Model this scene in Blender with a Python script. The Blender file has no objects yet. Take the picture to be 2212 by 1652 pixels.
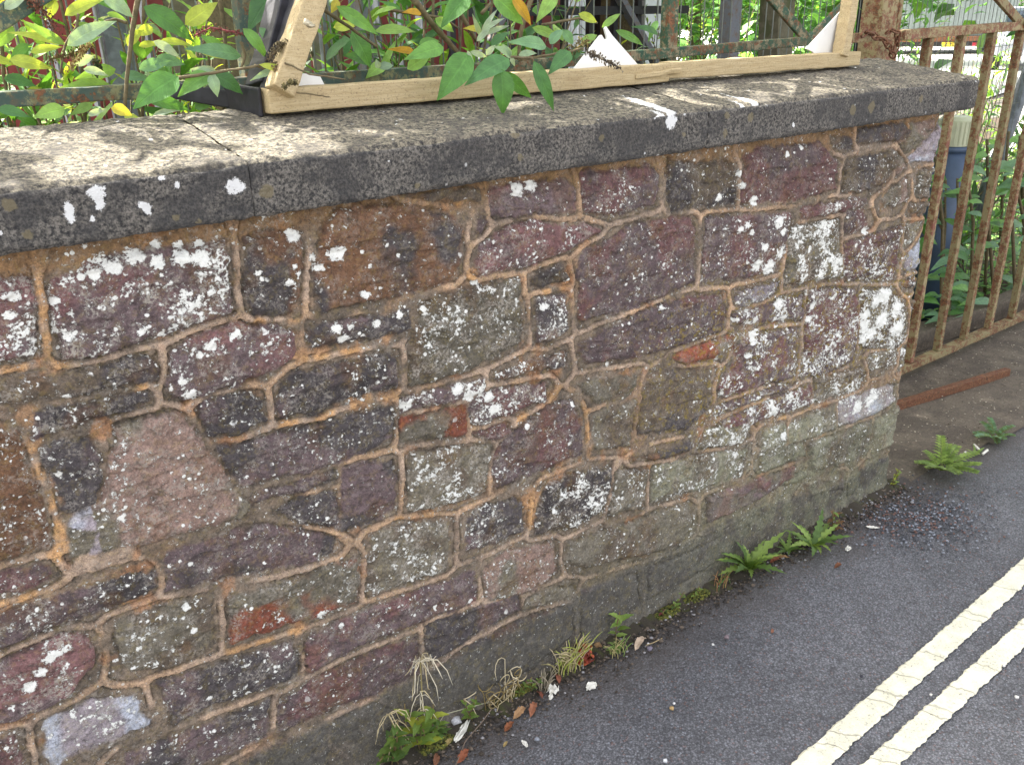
import bpy, math, random
import numpy as np
from mathutils import Vector, Matrix
R = math.radians
scene = bpy.context.scene
# ------------------------------------------------------------------ camera, world, sun, exposure
F, CX, CY, CAMH, CAMD = 1876.0, 1106.0, 826.0, 1.5, 1.3541      # focal length / centre on a 2212 px wide picture
def _axes(vh=(3880., -30.), dx=120.):
    h = np.array([vh[0]-CX, vh[1]-CY, F]); dy = -(F*F + h[0]*dx)/h[1]
    v = np.array([dx, dy, F]); X = h/np.linalg.norm(h); Z = -v/np.linalg.norm(v)
    return X, np.cross(Z, X), Z
AX, AY, AZ = _axes()
cd = bpy.data.cameras.new('camera'); cam = bpy.data.objects.new('camera', cd)
scene.collection.objects.link(cam); scene.camera = cam
cd.sensor_width = 36; cd.lens = F/2212*36; cd.clip_start = .05; cd.clip_end = 600
M3 = np.array([AX, AY, AZ])
cam.matrix_world = Matrix([[M3[i][0], -M3[i][1], -M3[i][2], (0, -CAMD, CAMH)[i]] for i in range(3)] + [[0, 0, 0, 1]])
SUN_AZ, SUN_EL = (-.42, .90), R(52)                             # horizontal direction towards the sun
n_ = math.hypot(*SUN_AZ); sd = Vector((SUN_AZ[0]/n_*math.cos(SUN_EL), SUN_AZ[1]/n_*math.cos(SUN_EL), math.sin(SUN_EL)))
w = bpy.data.worlds.new('World'); scene.world = w; w.use_nodes = True
nt = w.node_tree; sky = nt.nodes.new('ShaderNodeTexSky'); sky.sky_type = 'NISHITA'; sky.sun_disc = False
sky.sun_elevation = SUN_EL; sky.sun_rotation = math.atan2(sd.x, sd.y)
sky.dust_density = 3.0; sky.ozone_density = 1.0
hs = nt.nodes.new('ShaderNodeHueSaturation'); hs.inputs['Saturation'].default_value = .38; nt.links.new(sky.outputs[0], hs.inputs['Color'])   # sky colour desaturated to balance the white in the shade
wm = nt.nodes.new('ShaderNodeMix'); wm.data_type = 'RGBA'; wm.blend_type = 'MULTIPLY'; wm.inputs[0].default_value = 1; wm.inputs[7].default_value = (1.06, 1., .93, 1)
nt.links.new(hs.outputs[0], wm.inputs[6]); nt.links.new(wm.outputs[2], nt.nodes['Background'].inputs[0]); nt.nodes['Background'].inputs[1].default_value = .15
sl = bpy.data.lights.new('sun', 'SUN'); sl.energy = 4.0; sl.angle = R(.6); sl.color = (1, .95, .86)
so = bpy.data.objects.new('sun', sl); scene.collection.objects.link(so)
so.rotation_euler = sd.to_track_quat('Z', 'Y').to_euler()
scene.view_settings.view_transform = 'Standard'; scene.view_settings.look = 'None'
scene.view_settings.exposure = 2.22; scene.view_settings.gamma = 1
# ------------------------------------------------------------------ helpers
rnd = random.Random(7); NR = np.random.RandomState(11)
def ray(px, py):
    r = np.array([px-CX, py-CY, F]); return M3 @ r
def aty(px, py, y):
    r = ray(px, py); return Vector(r*((CAMD+y)/r[1]) + np.array([0, -CAMD, CAMH]))
def atz(px, py, z=0.):
    r = ray(px, py); return Vector(r*((z-CAMH)/r[2]) + np.array([0, -CAMD, CAMH]))
def lin(c): return tuple(((v/255+.055)/1.055)**2.4 if v > 10 else v/255/12.92 for v in c)
def alb(*c, k=.85): return tuple(v*k for v in lin(c))
def tag(o, label=None, cat=None, group=None, kind=None):
    for k, v in (('label', label), ('category', cat), ('group', group), ('kind', kind)):
        if v: o[k] = v
    return o
def empty(name, loc, label, cat, group=None, rz=0):
    o = bpy.data.objects.new(name, None); o.location = loc; o.rotation_euler = (0, 0, rz); o.empty_display_size = .05
    scene.collection.objects.link(o); return tag(o, label, cat, group)
class MB:
    def __init__(s): s.v = []; s.f = []; s.c = []; s.uv = []
    def add(s, vs, fs, col=(1, 1, 1), uv=None):
        n = len(s.v); s.v += [tuple(v) for v in vs]; s.f += [tuple(i+n for i in f) for f in fs]
        s.c += [col]*len(vs); s.uv += (uv if uv else [(0, 0)]*len(vs)); return s
    def box(s, c, size, rot=None, col=(1, 1, 1), taper=1.):
        a, b, d = (x/2 for x in size); m = rot if rot else Matrix.Identity(3); c = Vector(c); vs = []
        for z in (-1, 1):
            t = taper if z > 0 else 1
            for x, y in ((-1, -1), (1, -1), (1, 1), (-1, 1)): vs.append(c + m @ Vector((x*a*t, y*b*t, z*d)))
        return s.add(vs, [(0, 3, 2, 1), (4, 5, 6, 7), (0, 1, 5, 4), (1, 2, 6, 5), (2, 3, 7, 6), (3, 0, 4, 7)], col)
    def bar(s, p, q, w_, h_, up=(0, 0, 1), col=(1, 1, 1), seg=1, jit=0.):
        p, q = Vector(p), Vector(q); d = (q-p).normalized(); u = Vector(up)
        x = d.cross(u).normalized(); z = x.cross(d).normalized(); vs = []; fs = []
        for i in range(seg+1):
            c = p.lerp(q, i/seg)
            for a, b in ((-1, -1), (1, -1), (1, 1), (-1, 1)):
                vs.append(c + x*(a*w_/2 + rnd.uniform(-jit, jit)) + z*(b*h_/2 + rnd.uniform(-jit, jit)))
        for i in range(seg):
            for k in range(4): fs.append((i*4+k, i*4+(k+1) % 4, i*4+4+(k+1) % 4, i*4+4+k))
        fs += [(3, 2, 1, 0), (seg*4, seg*4+1, seg*4+2, seg*4+3)]
        return s.add(vs, fs, col)
    def tube(s, pts, rad, n=7, col=(1, 1, 1), cap=True):
        pts = [Vector(p) for p in pts]; rad = rad if isinstance(rad, (list, tuple)) else [rad]*len(pts); vs = []; fs = []
        ref = Vector((.13, .31, .94))
        for i, p in enumerate(pts):
            d = (pts[min(i+1, len(pts)-1)] - pts[max(i-1, 0)]).normalized()
            if abs(d.dot(ref)) > .97: ref = Vector((.94, .31, .13))
            x = d.cross(ref).normalized(); y = d.cross(x)
            for k in range(n):
                a = 2*math.pi*k/n; vs.append(p + (x*math.cos(a)+y*math.sin(a))*rad[i])
        for i in range(len(pts)-1):
            for k in range(n): fs.append((i*n+k, i*n+(k+1) % n, (i+1)*n+(k+1) % n, (i+1)*n+k))
        if cap: fs += [tuple(range(n-1, -1, -1)), tuple((len(pts)-1)*n+k for k in range(n))]
        return s.add(vs, fs, col)
    def leaf(s, base, tip, nrm, wid, col, fold=.25, droop=.12, lobes=0, seg=7, wavy=.0):
        base, tip = Vector(base), Vector(tip); d = tip-base; L = d.length; d.normalize(); nrm = Vector(nrm)
        x = d.cross(nrm)
        if x.length < .05: x = d.cross(Vector((.3, .5, .8)))
        x.normalize(); n = x.cross(d).normalized(); vs = []; fs = []; uv = []
        for i in range(seg+1):
            t = i/seg; wdt = wid/2*(math.sin(math.pi*t**.72)**.9)*(1.15-.3*t) if 0 < i < seg else wid*.015
            if lobes and i % 2: wdt *= lobes
            c = base + d*(L*t) + n*(L*droop*math.sin(math.pi*t))
            z = fold*wdt + wavy*wid*math.sin(i*2.1)
            vs += [c - x*wdt + n*z, c, c + x*wdt + n*(z - 2*wavy*wid*math.sin(i*2.1))]; uv += [(0, t), (.5, t), (1, t)]
        for i in range(seg):
            for k in range(2): fs.append((i*3+k, i*3+k+1, i*3+k+4, i*3+k+3))
        return s.add(vs, fs, col, uv)
    def blob(s, c, r, col, n=6, flat=1., jit=.25):
        vs = [Vector((0, 0, r*flat))]; c = Vector(c)
        for j in (1, 2):
            for k in range(n):
                a = 2*math.pi*k/n+j; z = math.cos(math.pi*j/3); q = math.sin(math.pi*j/3); g = 1+rnd.uniform(-jit, jit)
                vs.append(Vector((q*math.cos(a)*r*g, q*math.sin(a)*r*g, z*r*flat*g)))
        vs.append(Vector((0, 0, -r*flat))); fs = []
        for k in range(n):
            k2 = (k+1) % n; fs += [(0, 1+k, 1+k2), (1+k, 1+n+k, 1+n+k2, 1+k2), (1+n+k, 2*n+1, 1+n+k2)]
        return s.add([c+v for v in vs], fs, col)
    def build(s, name, mat, parent=None, smooth=False, bevel=0):
        me = bpy.data.meshes.new(name)
        vs = s.v
        o = bpy.data.objects.new(name, me)
        if parent is not None:
            mi = (Matrix.Translation(parent.location) @ Matrix.Rotation(parent.rotation_euler.z, 4, 'Z')).inverted()
            vs = [mi @ Vector(v) for v in vs]
        else:
            a = np.array(vs); c0 = Vector(((a[:, 0].min()+a[:, 0].max())/2, (a[:, 1].min()+a[:, 1].max())/2, a[:, 2].min()))
            vs = [Vector(v)-c0 for v in vs]; o.location = c0
        me.from_pydata(vs, [], s.f); me.validate(); me.update()
        ca = me.color_attributes.new('Col', 'FLOAT_COLOR', 'POINT')
        ca.data.foreach_set('color', np.array([tuple(c)+(1,) for c in s.c], dtype=np.float32).ravel())
        at = me.attributes.new('luv', 'FLOAT2', 'POINT'); at.data.foreach_set('vector', np.array(s.uv, dtype=np.float32).ravel())
        if smooth: me.polygons.foreach_set('use_smooth', [True]*len(me.polygons))
        me.materials.append(mat); scene.collection.objects.link(o); o.parent = parent
        if bevel:
            b = o.modifiers.new('bevel', 'BEVEL'); b.width = bevel; b.segments = 2; b.limit_method = 'ANGLE'
        return o
# ------------------------------------------------------------------ materials
class NT:
    def __init__(s, name, rough=.85):
        s.m = bpy.data.materials.new(name); s.m.use_nodes = True; s.t = s.m.node_tree; s.b = s.t.nodes['Principled BSDF']
        s.b.inputs['Roughness'].default_value = rough
        s.out = s.t.nodes['Material Output']; s.co = s.t.nodes.new('ShaderNodeTexCoord').outputs['Object']
        s.geo = s.t.nodes.new('ShaderNodeNewGeometry').outputs['Position']
    def set(s, sock, v):
        if isinstance(v, (int, float)): sock.default_value = v
        elif isinstance(v, tuple): sock.default_value = v if len(v) == 4 or sock.type == 'VECTOR' else v+(1,)
        else: s.t.links.new(v, sock)
    def noise(s, scale, det=3, rough=.6, vec=None, dist=0., color=False):
        n = s.t.nodes.new('ShaderNodeTexNoise'); s.set(n.inputs['Vector'], vec or s.geo); n.inputs['Scale'].default_value = scale
        n.inputs['Detail'].default_value = det; n.inputs['Roughness'].default_value = rough; n.inputs['Distortion'].default_value = dist
        return n.outputs[1 if color else 0]
    def vor(s, scale, vec=None, feature='F1', rand=1.):
        n = s.t.nodes.new('ShaderNodeTexVoronoi'); n.feature = feature; s.set(n.inputs['Vector'], vec or s.geo)
        n.inputs['Scale'].default_value = scale; n.inputs['Randomness'].default_value = rand; return n
    def math(s, op, a, b=0., clamp=False):
        n = s.t.nodes.new('ShaderNodeMath'); n.operation = op; n.use_clamp = clamp; s.set(n.inputs[0], a); s.set(n.inputs[1], b); return n.outputs[0]
    def vm(s, op, a, b):
        n = s.t.nodes.new('ShaderNodeVectorMath'); n.operation = op; s.set(n.inputs[0], a)
        if op == 'SCALE': s.set(n.inputs['Scale'], b)
        else: s.set(n.inputs[1], b)
        return n.outputs[0]
    def ramp(s, v, lo, hi, a=0., b=1.):
        n = s.t.nodes.new('ShaderNodeMapRange'); n.interpolation_type = 'SMOOTHSTEP'; s.set(n.inputs[0], v)
        for i, q in zip((1, 2, 3, 4), (lo, hi, a, b)): s.set(n.inputs[i], q)
        return n.outputs[0]
    def mix(s, f, a, b, mode='MIX'):
        n = s.t.nodes.new('ShaderNodeMix'); n.data_type = 'RGBA'; n.blend_type = mode
        s.set(n.inputs[0], f); s.set(n.inputs[6], a); s.set(n.inputs[7], b); return n.outputs[2]
    def attr(s, name, fac=False):
        n = s.t.nodes.new('ShaderNodeAttribute'); n.attribute_name = name; return n.outputs['Fac' if fac else 'Color']
    def sep(s, v):
        n = s.t.nodes.new('ShaderNodeSeparateXYZ'); s.set(n.inputs[0], v); return n.outputs
    def gray(s, v, a, b):                                        # multiply factor as colour
        n = s.t.nodes.new('ShaderNodeMapRange'); s.set(n.inputs[0], v); n.inputs[1].default_value = .25; n.inputs[2].default_value = .75
        n.inputs[3].default_value = a; n.inputs[4].default_value = b; n.clamp = False; return n.outputs[0]
    def done(s, col, bump=None, dist=.002, strength=1., rough=None):
        s.set(s.b.inputs['Base Color'], col)
        if rough is not None: s.set(s.b.inputs['Roughness'], rough)
        if bump is not None:
            b = s.t.nodes.new('ShaderNodeBump'); b.inputs['Distance'].default_value = dist; b.inputs['Strength'].default_value = strength
            s.set(b.inputs['Height'], bump); s.t.links.new(b.outputs[0], s.b.inputs['Normal'])
        return s.m
    def spots(s, scale, dens, rmax, warp=.6):                    # ragged round lichen spots, density 0..1
        wv = s.noise(scale*1.9, 4, .7, color=True); v = s.vm('ADD', s.geo, s.vm('SCALE', s.vm('SUBTRACT', wv, (.5, .5, .5)), warp/scale))
        n = s.vor(scale, v); rc = s.sep(n.outputs['Color'])
        on = s.ramp(s.math('SUBTRACT', dens, rc[0]), -.02, .03)
        rr = s.math('MULTIPLY', s.math('ADD', s.math('MULTIPLY', rc[1], .75), .25), rmax)
        return s.math('MULTIPLY', on, s.ramp(s.math('SUBTRACT', rr, n.outputs['Distance']), -.03, .05))
def simple(name, col, rough=.8, var=.25, scale=40, bump=0., col2=None, metallic=0.):
    t = NT(name, rough); g = t.noise(scale, 4); c = t.mix(1., col, t.gray(g, 1-var, 1+var), 'MULTIPLY')
    if col2: c = t.mix(t.ramp(t.noise(scale*.3, 4), .5, .6), c, col2)
    t.b.inputs['Metallic'].default_value = metallic
    return t.done(c, g if bump else None, bump or .001)
def m_stone():
    t = NT('rubble_stone', .92); base = t.attr('Col'); lic = t.attr('lic', True); mor = t.attr('mor', True); yel = t.attr('yel', True); wht = t.attr('wht', True)
    n1 = t.noise(38, 5, .65); n2 = t.noise(170, 4, .7); n3 = t.noise(520, 2, .6)
    c = t.mix(1., base, t.gray(n1, .62, 1.36), 'MULTIPLY'); c = t.mix(1., c, t.gray(n2, .5, 1.5), 'MULTIPLY'); c = t.mix(1., c, t.gray(n3, .6, 1.4), 'MULTIPLY')
    # grey crust
    cr = t.math('MULTIPLY', t.ramp(t.noise(24, 6, .72), .46, .60), t.ramp(t.noise(190, 4, .75), .46, .54))
    c = t.mix(t.math('MULTIPLY', cr, t.math('MULTIPLY', t.math('ADD', lic, .16), .85, True)), c, alb(176, 168, 158))
    # black-green film specks
    c = t.mix(t.math('MULTIPLY', t.ramp(t.noise(80, 6, .78), .52, .64), .6), c, alb(58, 54, 50))
    ye = t.math('MULTIPLY', t.ramp(t.noise(60, 5, .7), .5, .6), t.math('MULTIPLY', yel, t.ramp(n2, .35, .6)))
    c = t.mix(t.math('MULTIPLY', ye, .8), c, alb(150, 130, 40))
    clump = t.ramp(t.noise(13, 4, .65), .40, .62)
    d = t.math('MULTIPLY', lic, clump); d2 = t.math('MULTIPLY', d, 1.)
    s1 = t.spots(55, t.math('MULTIPLY', d, .30), .40); s2 = t.spots(125, t.math('MULTIPLY', d2, .45), .5); s3 = t.ramp(t.math('SUBTRACT', t.noise(105, 6, .72), t.math('SUBTRACT', .655, t.math('MULTIPLY', d, .17))), -.008, .008)
    sp = t.math('MAXIMUM', t.math('MAXIMUM', s1, s2), s3)
    hal = t.ramp(t.math('SUBTRACT', t.noise(105, 6, .72), t.math('SUBTRACT', .615, t.math('MULTIPLY', d, .17))), -.02, .03)
    c = t.mix(t.math('MULTIPLY', hal, .42), c, t.mix(n3, alb(150, 148, 138), alb(196, 194, 186)))
    wr = t.ramp(t.math('ADD', wht, t.math('MULTIPLY', t.math('SUBTRACT', t.noise(95, 6, .78), .5), 2.6)), .56, .66)
    sp = t.math('MAXIMUM', sp, wr)
    c = t.mix(t.math('MULTIPLY', sp, t.ramp(n3, .2, .5, .7, 1.)), c, t.mix(n2, alb(215, 215, 206, k=.95), alb(250, 250, 248, k=.95)))
    h = t.math('ADD', t.math('MULTIPLY', n1, 1.2), t.math('ADD', t.math('MULTIPLY', n2, .55), t.math('ADD', t.math('MULTIPLY', n3, .25), t.math('MULTIPLY', sp, .25))))
    return t.done(c, h, .004, 1.)
def m_coping():
    t = NT('coping_concrete', .95); lic = t.attr('wht', True); och = t.attr('och', True); top = t.attr('topm', True); edg = t.attr('edg', True)
    n1 = t.noise(14, 4, .6); n2 = t.noise(120, 5, .75); n3 = t.noise(360, 3, .7); wn = t.noise(60, 5, .7)
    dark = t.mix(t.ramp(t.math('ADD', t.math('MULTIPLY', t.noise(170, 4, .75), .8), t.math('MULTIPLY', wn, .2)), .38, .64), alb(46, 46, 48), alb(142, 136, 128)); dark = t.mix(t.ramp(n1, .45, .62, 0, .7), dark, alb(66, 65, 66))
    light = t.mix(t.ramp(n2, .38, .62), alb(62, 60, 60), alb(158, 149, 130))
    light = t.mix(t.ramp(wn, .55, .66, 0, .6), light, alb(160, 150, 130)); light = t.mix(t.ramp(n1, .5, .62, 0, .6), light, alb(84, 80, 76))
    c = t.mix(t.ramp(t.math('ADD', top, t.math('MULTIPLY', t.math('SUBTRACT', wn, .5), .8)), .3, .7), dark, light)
    c = t.mix(t.math('MULTIPLY', t.ramp(t.math('ADD', edg, t.math('MULTIPLY', t.math('SUBTRACT', n2, .5), 1.6)), .55, .75), .65), c, alb(170, 162, 140))
    c = t.mix(1., c, t.gray(n3, .55, 1.45), 'MULTIPLY')
    c = t.mix(t.math('MULTIPLY', t.ramp(t.math('ADD', och, t.math('MULTIPLY', t.math('SUBTRACT', wn, .5), 2.6)), .4, .8), .6), c, alb(142, 130, 100))
    rr = t.ramp(t.math('ADD', lic, t.math('MULTIPLY', t.math('SUBTRACT', t.noise(110, 6, .8), .5), 2.4)), .5, .62)
    sp = t.spots(70, t.math('ADD', t.math('MULTIPLY', top, .03), .022), .3); rr = t.math('MAXIMUM', rr, sp)
    c = t.mix(t.math('MULTIPLY', rr, .94), c, alb(240, 240, 240, k=.95))
    h = t.math('ADD', t.math('MULTIPLY', n2, .8), t.math('MULTIPLY', n3, .6))
    return t.done(c, h, .005, 1.)
def m_asphalt():
    t = NT('asphalt', .8); P = t.sep(t.geo)
    v1 = t.vor(210); r1 = t.sep(v1.outputs['Color']); v2 = t.vor(480); r2 = t.sep(v2.outputs['Color'])
    big = t.noise(1.6, 5, .6); med = t.noise(14, 4, .65); fin = t.noise(420, 3, .7)
    c = t.mix(t.ramp(big, .35, .65), alb(110, 111, 116), alb(126, 127, 132)); c = t.mix(1., c, t.gray(med, .76, 1.22), 'MULTIPLY')
    c = t.mix(1., c, t.math('ADD', t.math('MULTIPLY', r1[0], .7), .66), 'MULTIPLY'); c = t.mix(1., c, t.math('ADD', t.math('MULTIPLY', r2[0], .6), .7), 'MULTIPLY')
    c = t.mix(t.math('MULTIPLY', t.ramp(r1[1], .93, .97), .55), c, alb(165, 170, 180)); c = t.mix(t.math('MULTIPLY', t.ramp(r1[2], .94, .98), .5), c, alb(135, 100, 90))
    c = t.mix(t.math('MULTIPLY', t.ramp(v1.outputs['Distance'], .35, .62), .45), c, alb(42, 42, 46))
    gap = t.math('ADD', P[1], t.math('MULTIPLY', t.math('SUBTRACT', t.noise(5, 4, .65), .5), .28))
    c = t.mix(t.ramp(gap, -.26, .0, 0, .8), c, t.mix(fin, alb(62, 55, 50), alb(98, 88, 80)))
    h = t.math('SUBTRACT', t.math('ADD', t.math('MULTIPLY', r1[0], .4), t.math('MULTIPLY', fin, .5)), t.math('MULTIPLY', v1.outputs['Distance'], .9))
    return t.done(c, h, .003, 1., rough=t.ramp(fin, .3, .7, .6, .9))
def m_drive():
    t = NT('driveway_concrete', .95); n1 = t.noise(7, 5, .65); n2 = t.noise(95, 5, .75); n3 = t.noise(300, 3, .7)
    c = t.mix(t.ramp(n1, .35, .65), alb(108, 98, 87), alb(138, 126, 111)); c = t.mix(t.ramp(n2, .3, .7, 0, .55), c, alb(64, 58, 52))
    c = t.mix(1., c, t.gray(n3, .6, 1.4), 'MULTIPLY'); c = t.mix(t.spots(90, .10, .4), c, alb(175, 165, 145)); c = t.mix(t.spots(60, .05, .25), c, alb(190, 190, 180))
    return t.done(c, t.math('ADD', n2, t.math('MULTIPLY', n3, .5)), .006, 1.)
def m_line():
    t = NT('road_paint', .7); n1 = t.noise(22, 5, .7); n2 = t.noise(160, 4, .75); n3 = t.noise(500, 2)
    wv = t.vm('ADD', t.geo, t.vm('SCALE', t.vm('SUBTRACT', t.noise(16, 3, color=True), (.5, .5, .5)), .05))
    mp = t.t.nodes.new('ShaderNodeCombineXYZ'); dt = t.t.nodes.new('ShaderNodeVectorMath'); dt.operation = 'DOT_PRODUCT'; t.set(dt.inputs[0], wv); dt.inputs[1].default_value = (math.cos(R(28.3)), math.sin(R(28.3)), 0)
    d2 = t.t.nodes.new('ShaderNodeVectorMath'); d2.operation = 'DOT_PRODUCT'; t.set(d2.inputs[0], wv); d2.inputs[1].default_value = (-math.sin(R(28.3))*.03, math.cos(R(28.3))*.03, 0)
    t.set(mp.inputs[0], dt.outputs['Value']); t.set(mp.inputs[1], d2.outputs['Value']); cr = t.vor(6.5, mp.outputs[0], 'DISTANCE_TO_EDGE').outputs['Distance']
    c = t.mix(t.ramp(n1, .35, .62), alb(244, 240, 216, k=.95), alb(226, 222, 198, k=.95)); c = t.mix(t.math('MULTIPLY', t.ramp(n2, .52, .68), t.ramp(n1, .42, .6)), c, alb(150, 148, 138))
    c = t.mix(1., c, t.gray(n3, .86, 1.1), 'MULTIPLY'); c = t.mix(t.ramp(cr, .003, .010, .42, 0), c, alb(95, 90, 82))
    return t.done(c, t.math('ADD', t.ramp(cr, .0, .018), t.math('MULTIPLY', n2, .6)), .0025, 1.)
def m_rust(name, paint, amount, paint2=None):
    t = NT(name, .8); n1 = t.noise(14, 6, .7); n2 = t.noise(120, 5, .75); n3 = t.noise(45, 5, .7)
    p = t.mix(1., paint, t.gray(n3, .75, 1.25), 'MULTIPLY')
    if paint2: p = t.mix(t.ramp(t.noise(38, 6, .75), .49, .58), p, paint2)
    r = t.mix(t.ramp(n2, .35, .65), alb(62, 44, 34), alb(146, 98, 66)); p = t.mix(t.math('MULTIPLY', t.ramp(n3, .45, .6), .5), p, alb(112, 92, 66))
    k = t.ramp(t.math('ADD', t.math('MULTIPLY', t.math('ADD', n1, n3), .5), t.math('MULTIPLY', t.math('SUBTRACT', n2, .5), .5)), amount-.045, amount+.035)
    return t.done(t.mix(k, p, r), t.math('ADD', t.math('MULTIPLY', k, -.4), t.math('MULTIPLY', n2, .7)), .002, 1.)
def m_leaf(name, trans=.35, rough=.5):
    t = NT(name, rough); c = t.attr('Col'); uv = t.sep(t.attr('luv')); u = uv[0]; v = uv[1]
    au = t.math('ABSOLUTE', t.math('SUBTRACT', u, .5))
    vein = t.math('SINE', t.math('MULTIPLY', t.math('SUBTRACT', v, t.math('MULTIPLY', au, .35)), 75.))
    vm_ = t.ramp(vein, .7, 1.); mid = t.ramp(au, .02, .055, 1., 0.)
    lt = t.math('MAXIMUM', t.math('MULTIPLY', vm_, .3), t.math('MULTIPLY', mid, .6))
    c = t.mix(1., c, t.gray(t.noise(55, 4), .75, 1.25), 'MULTIPLY'); c = t.mix(t.math('MULTIPLY', lt, .5), c, t.mix(1., c, (1.7, 1.7, 1.6), 'MULTIPLY'))
    t.set(t.b.inputs['Base Color'], c)
    b = t.t.nodes.new('ShaderNodeBump'); b.inputs['Distance'].default_value = .0012; t.set(b.inputs['Height'], t.math('MULTIPLY', lt, -1.)); t.t.links.new(b.outputs[0], t.b.inputs['Normal'])
    tr = t.t.nodes.new('ShaderNodeBsdfTranslucent'); t.set(tr.inputs[0], t.mix(1., c, (1.9, 1.75, .55), 'MULTIPLY'))
    ms = t.t.nodes.new('ShaderNodeMixShader'); ms.inputs[0].default_value = trans
    t.t.links.new(t.b.outputs[0], ms.inputs[1]); t.t.links.new(tr.outputs[0], ms.inputs[2]); t.t.links.new(ms.outputs[0], t.out.inputs[0])
    return t.m
def m_vcol(name, rough=.8, var=.3, scale=60, bump=.001):
    t = NT(name, rough); g = t.noise(scale, 4, .7); return t.done(t.mix(1., t.attr('Col'), t.gray(g, 1-var, 1+var), 'MULTIPLY'), g, bump)
def m_wood():
    t = NT('raw_timber', .75); mp = t.t.nodes.new('ShaderNodeMapping'); mp.inputs['Scale'].default_value = (.06, 1, 1); t.set(mp.inputs[0], t.co)
    g = t.noise(160, 5, .7, mp.outputs[0], 1.5); sp = t.noise(260, 3, .7); big = t.noise(6, 4, .6)
    c = t.mix(t.ramp(g, .35, .65), alb(186, 164, 122), alb(206, 186, 146)); c = t.mix(t.ramp(big, .55, .68, 0, .3), c, alb(160, 134, 98))
    c = t.mix(t.math('MULTIPLY', t.ramp(sp, .54, .68), .55), c, alb(110, 92, 68)); c = t.mix(t.ramp(t.vor(9).outputs['Distance'], .04, .10, .55, 0), c, alb(128, 92, 58))
    return t.done(c, g, .0015)
MAT = dict(stone=m_stone(), coping=m_coping(), asphalt=m_asphalt(), drive=m_drive(), line=m_line(), wood=m_wood(),
    rust_cream=m_rust('rust_and_cream_paint', alb(166, 152, 112), .54, alb(138, 84, 70)), rust_bar=m_rust('rusty_bar', alb(152, 140, 102), .51),
    rust_green=m_rust('green_flaking_paint', alb(58, 92, 72), .57, alb(150, 138, 110)), rust=m_rust('rust', alb(110, 66, 44), .5),
    green_dark=m_rust('dark_green_paint', alb(76, 96, 88), .60, alb(140, 140, 104)),
    leaf=m_leaf('leaf'), weed=m_leaf('weed_leaf', .3), vcol=m_vcol('tinted'), vrough=m_vcol('tinted_rough', .95, .45, 150, .003),
    bark=simple('bark', alb(112, 100, 74), .9, .4, 90, .003), black=simple('black_paint', alb(38, 38, 44), .55, .3, 40, .001, alb(52, 52, 60)),
    white=simple('white_board', alb(240, 240, 238, k=.9), .6, .08, 18), galv=simple('galvanised_steel', alb(120, 128, 136), .5, .25, 45, .0005, alb(98, 104, 112)),
    galvr=m_rust('grey_paint_over_rust', alb(128, 132, 142), .60), wire=simple('fence_wire', alb(112, 118, 112), .5, .2, 60), red=simple('red_cladding', alb(168, 78, 80), .6, .15, 20),
    board=simple('weathered_boards', alb(128, 122, 104), .9, .35, 30, .002, alb(104, 108, 78)), iron=simple('dark_iron', alb(40, 42, 46), .6, .3, 40),
    blue=simple('blue_grey_plastic', alb(78, 96, 124), .5, .15, 20), cream=simple('cream_plastic', alb(205, 208, 178), .5, .1, 20),
    earth=simple('soil', alb(84, 70, 56), 1., .45, 25, .02, alb(60, 62, 44)), yard=simple('pale_yard_concrete', alb(214, 212, 208), .9, .12, 3),
    ground=simple('ground', alb(112, 106, 96), 1., .25, 2), silver=simple('screw_metal', alb(200, 190, 165), .35, .1, 60, metallic=.6),
    ink=simple('ink', alb(22, 22, 22), .6, .1), plate=simple('yellow_plate', alb(225, 195, 50), .4, .05), grey_van=simple('grey_shutter', alb(132, 142, 142), .5, .1, 6),
    tlight=simple('tail_light', alb(190, 40, 60), .3, .1), tyre=simple('tyre', alb(35, 35, 36), .9, .2), glass=simple('dark_glass', alb(60, 70, 80), .1, .1), carbody=simple('silver_paint', alb(190, 195, 205), .25, .05, metallic=.4),
    paper=simple('litter_paper', alb(240, 238, 228), .8, .06, 90, .001), dirt=m_vcol('grit', .95, .35, 300))
# ------------------------------------------------------------------ noise on arrays
def vnoise(u, v, scale, seed=0, octv=4, gain=.5):
    out = np.zeros_like(u); amp = 1.; tot = 0.; rs = np.random.RandomState(seed); T = rs.rand(256, 256)
    for o in range(octv):
        x = u*scale*2**o + 13.7*o + 900; y = v*scale*2**o + 7.3*o + 900; xi = np.floor(x).astype(int); yi = np.floor(y).astype(int)
        fx = x-xi; fy = y-yi; fx = fx*fx*(3-2*fx); fy = fy*fy*(3-2*fy); g = lambda a, b: T[a % 256, b % 256]
        out += amp*((g(xi, yi)*(1-fx)+g(xi+1, yi)*fx)*(1-fy)+(g(xi, yi+1)*(1-fx)+g(xi+1, yi+1)*fx)*fy); tot += amp; amp *= gain
    return out/tot
def sstep(a, b, x): t = np.clip((x-a)/(b-a), 0, 1); return t*t*(3-2*t)
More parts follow.
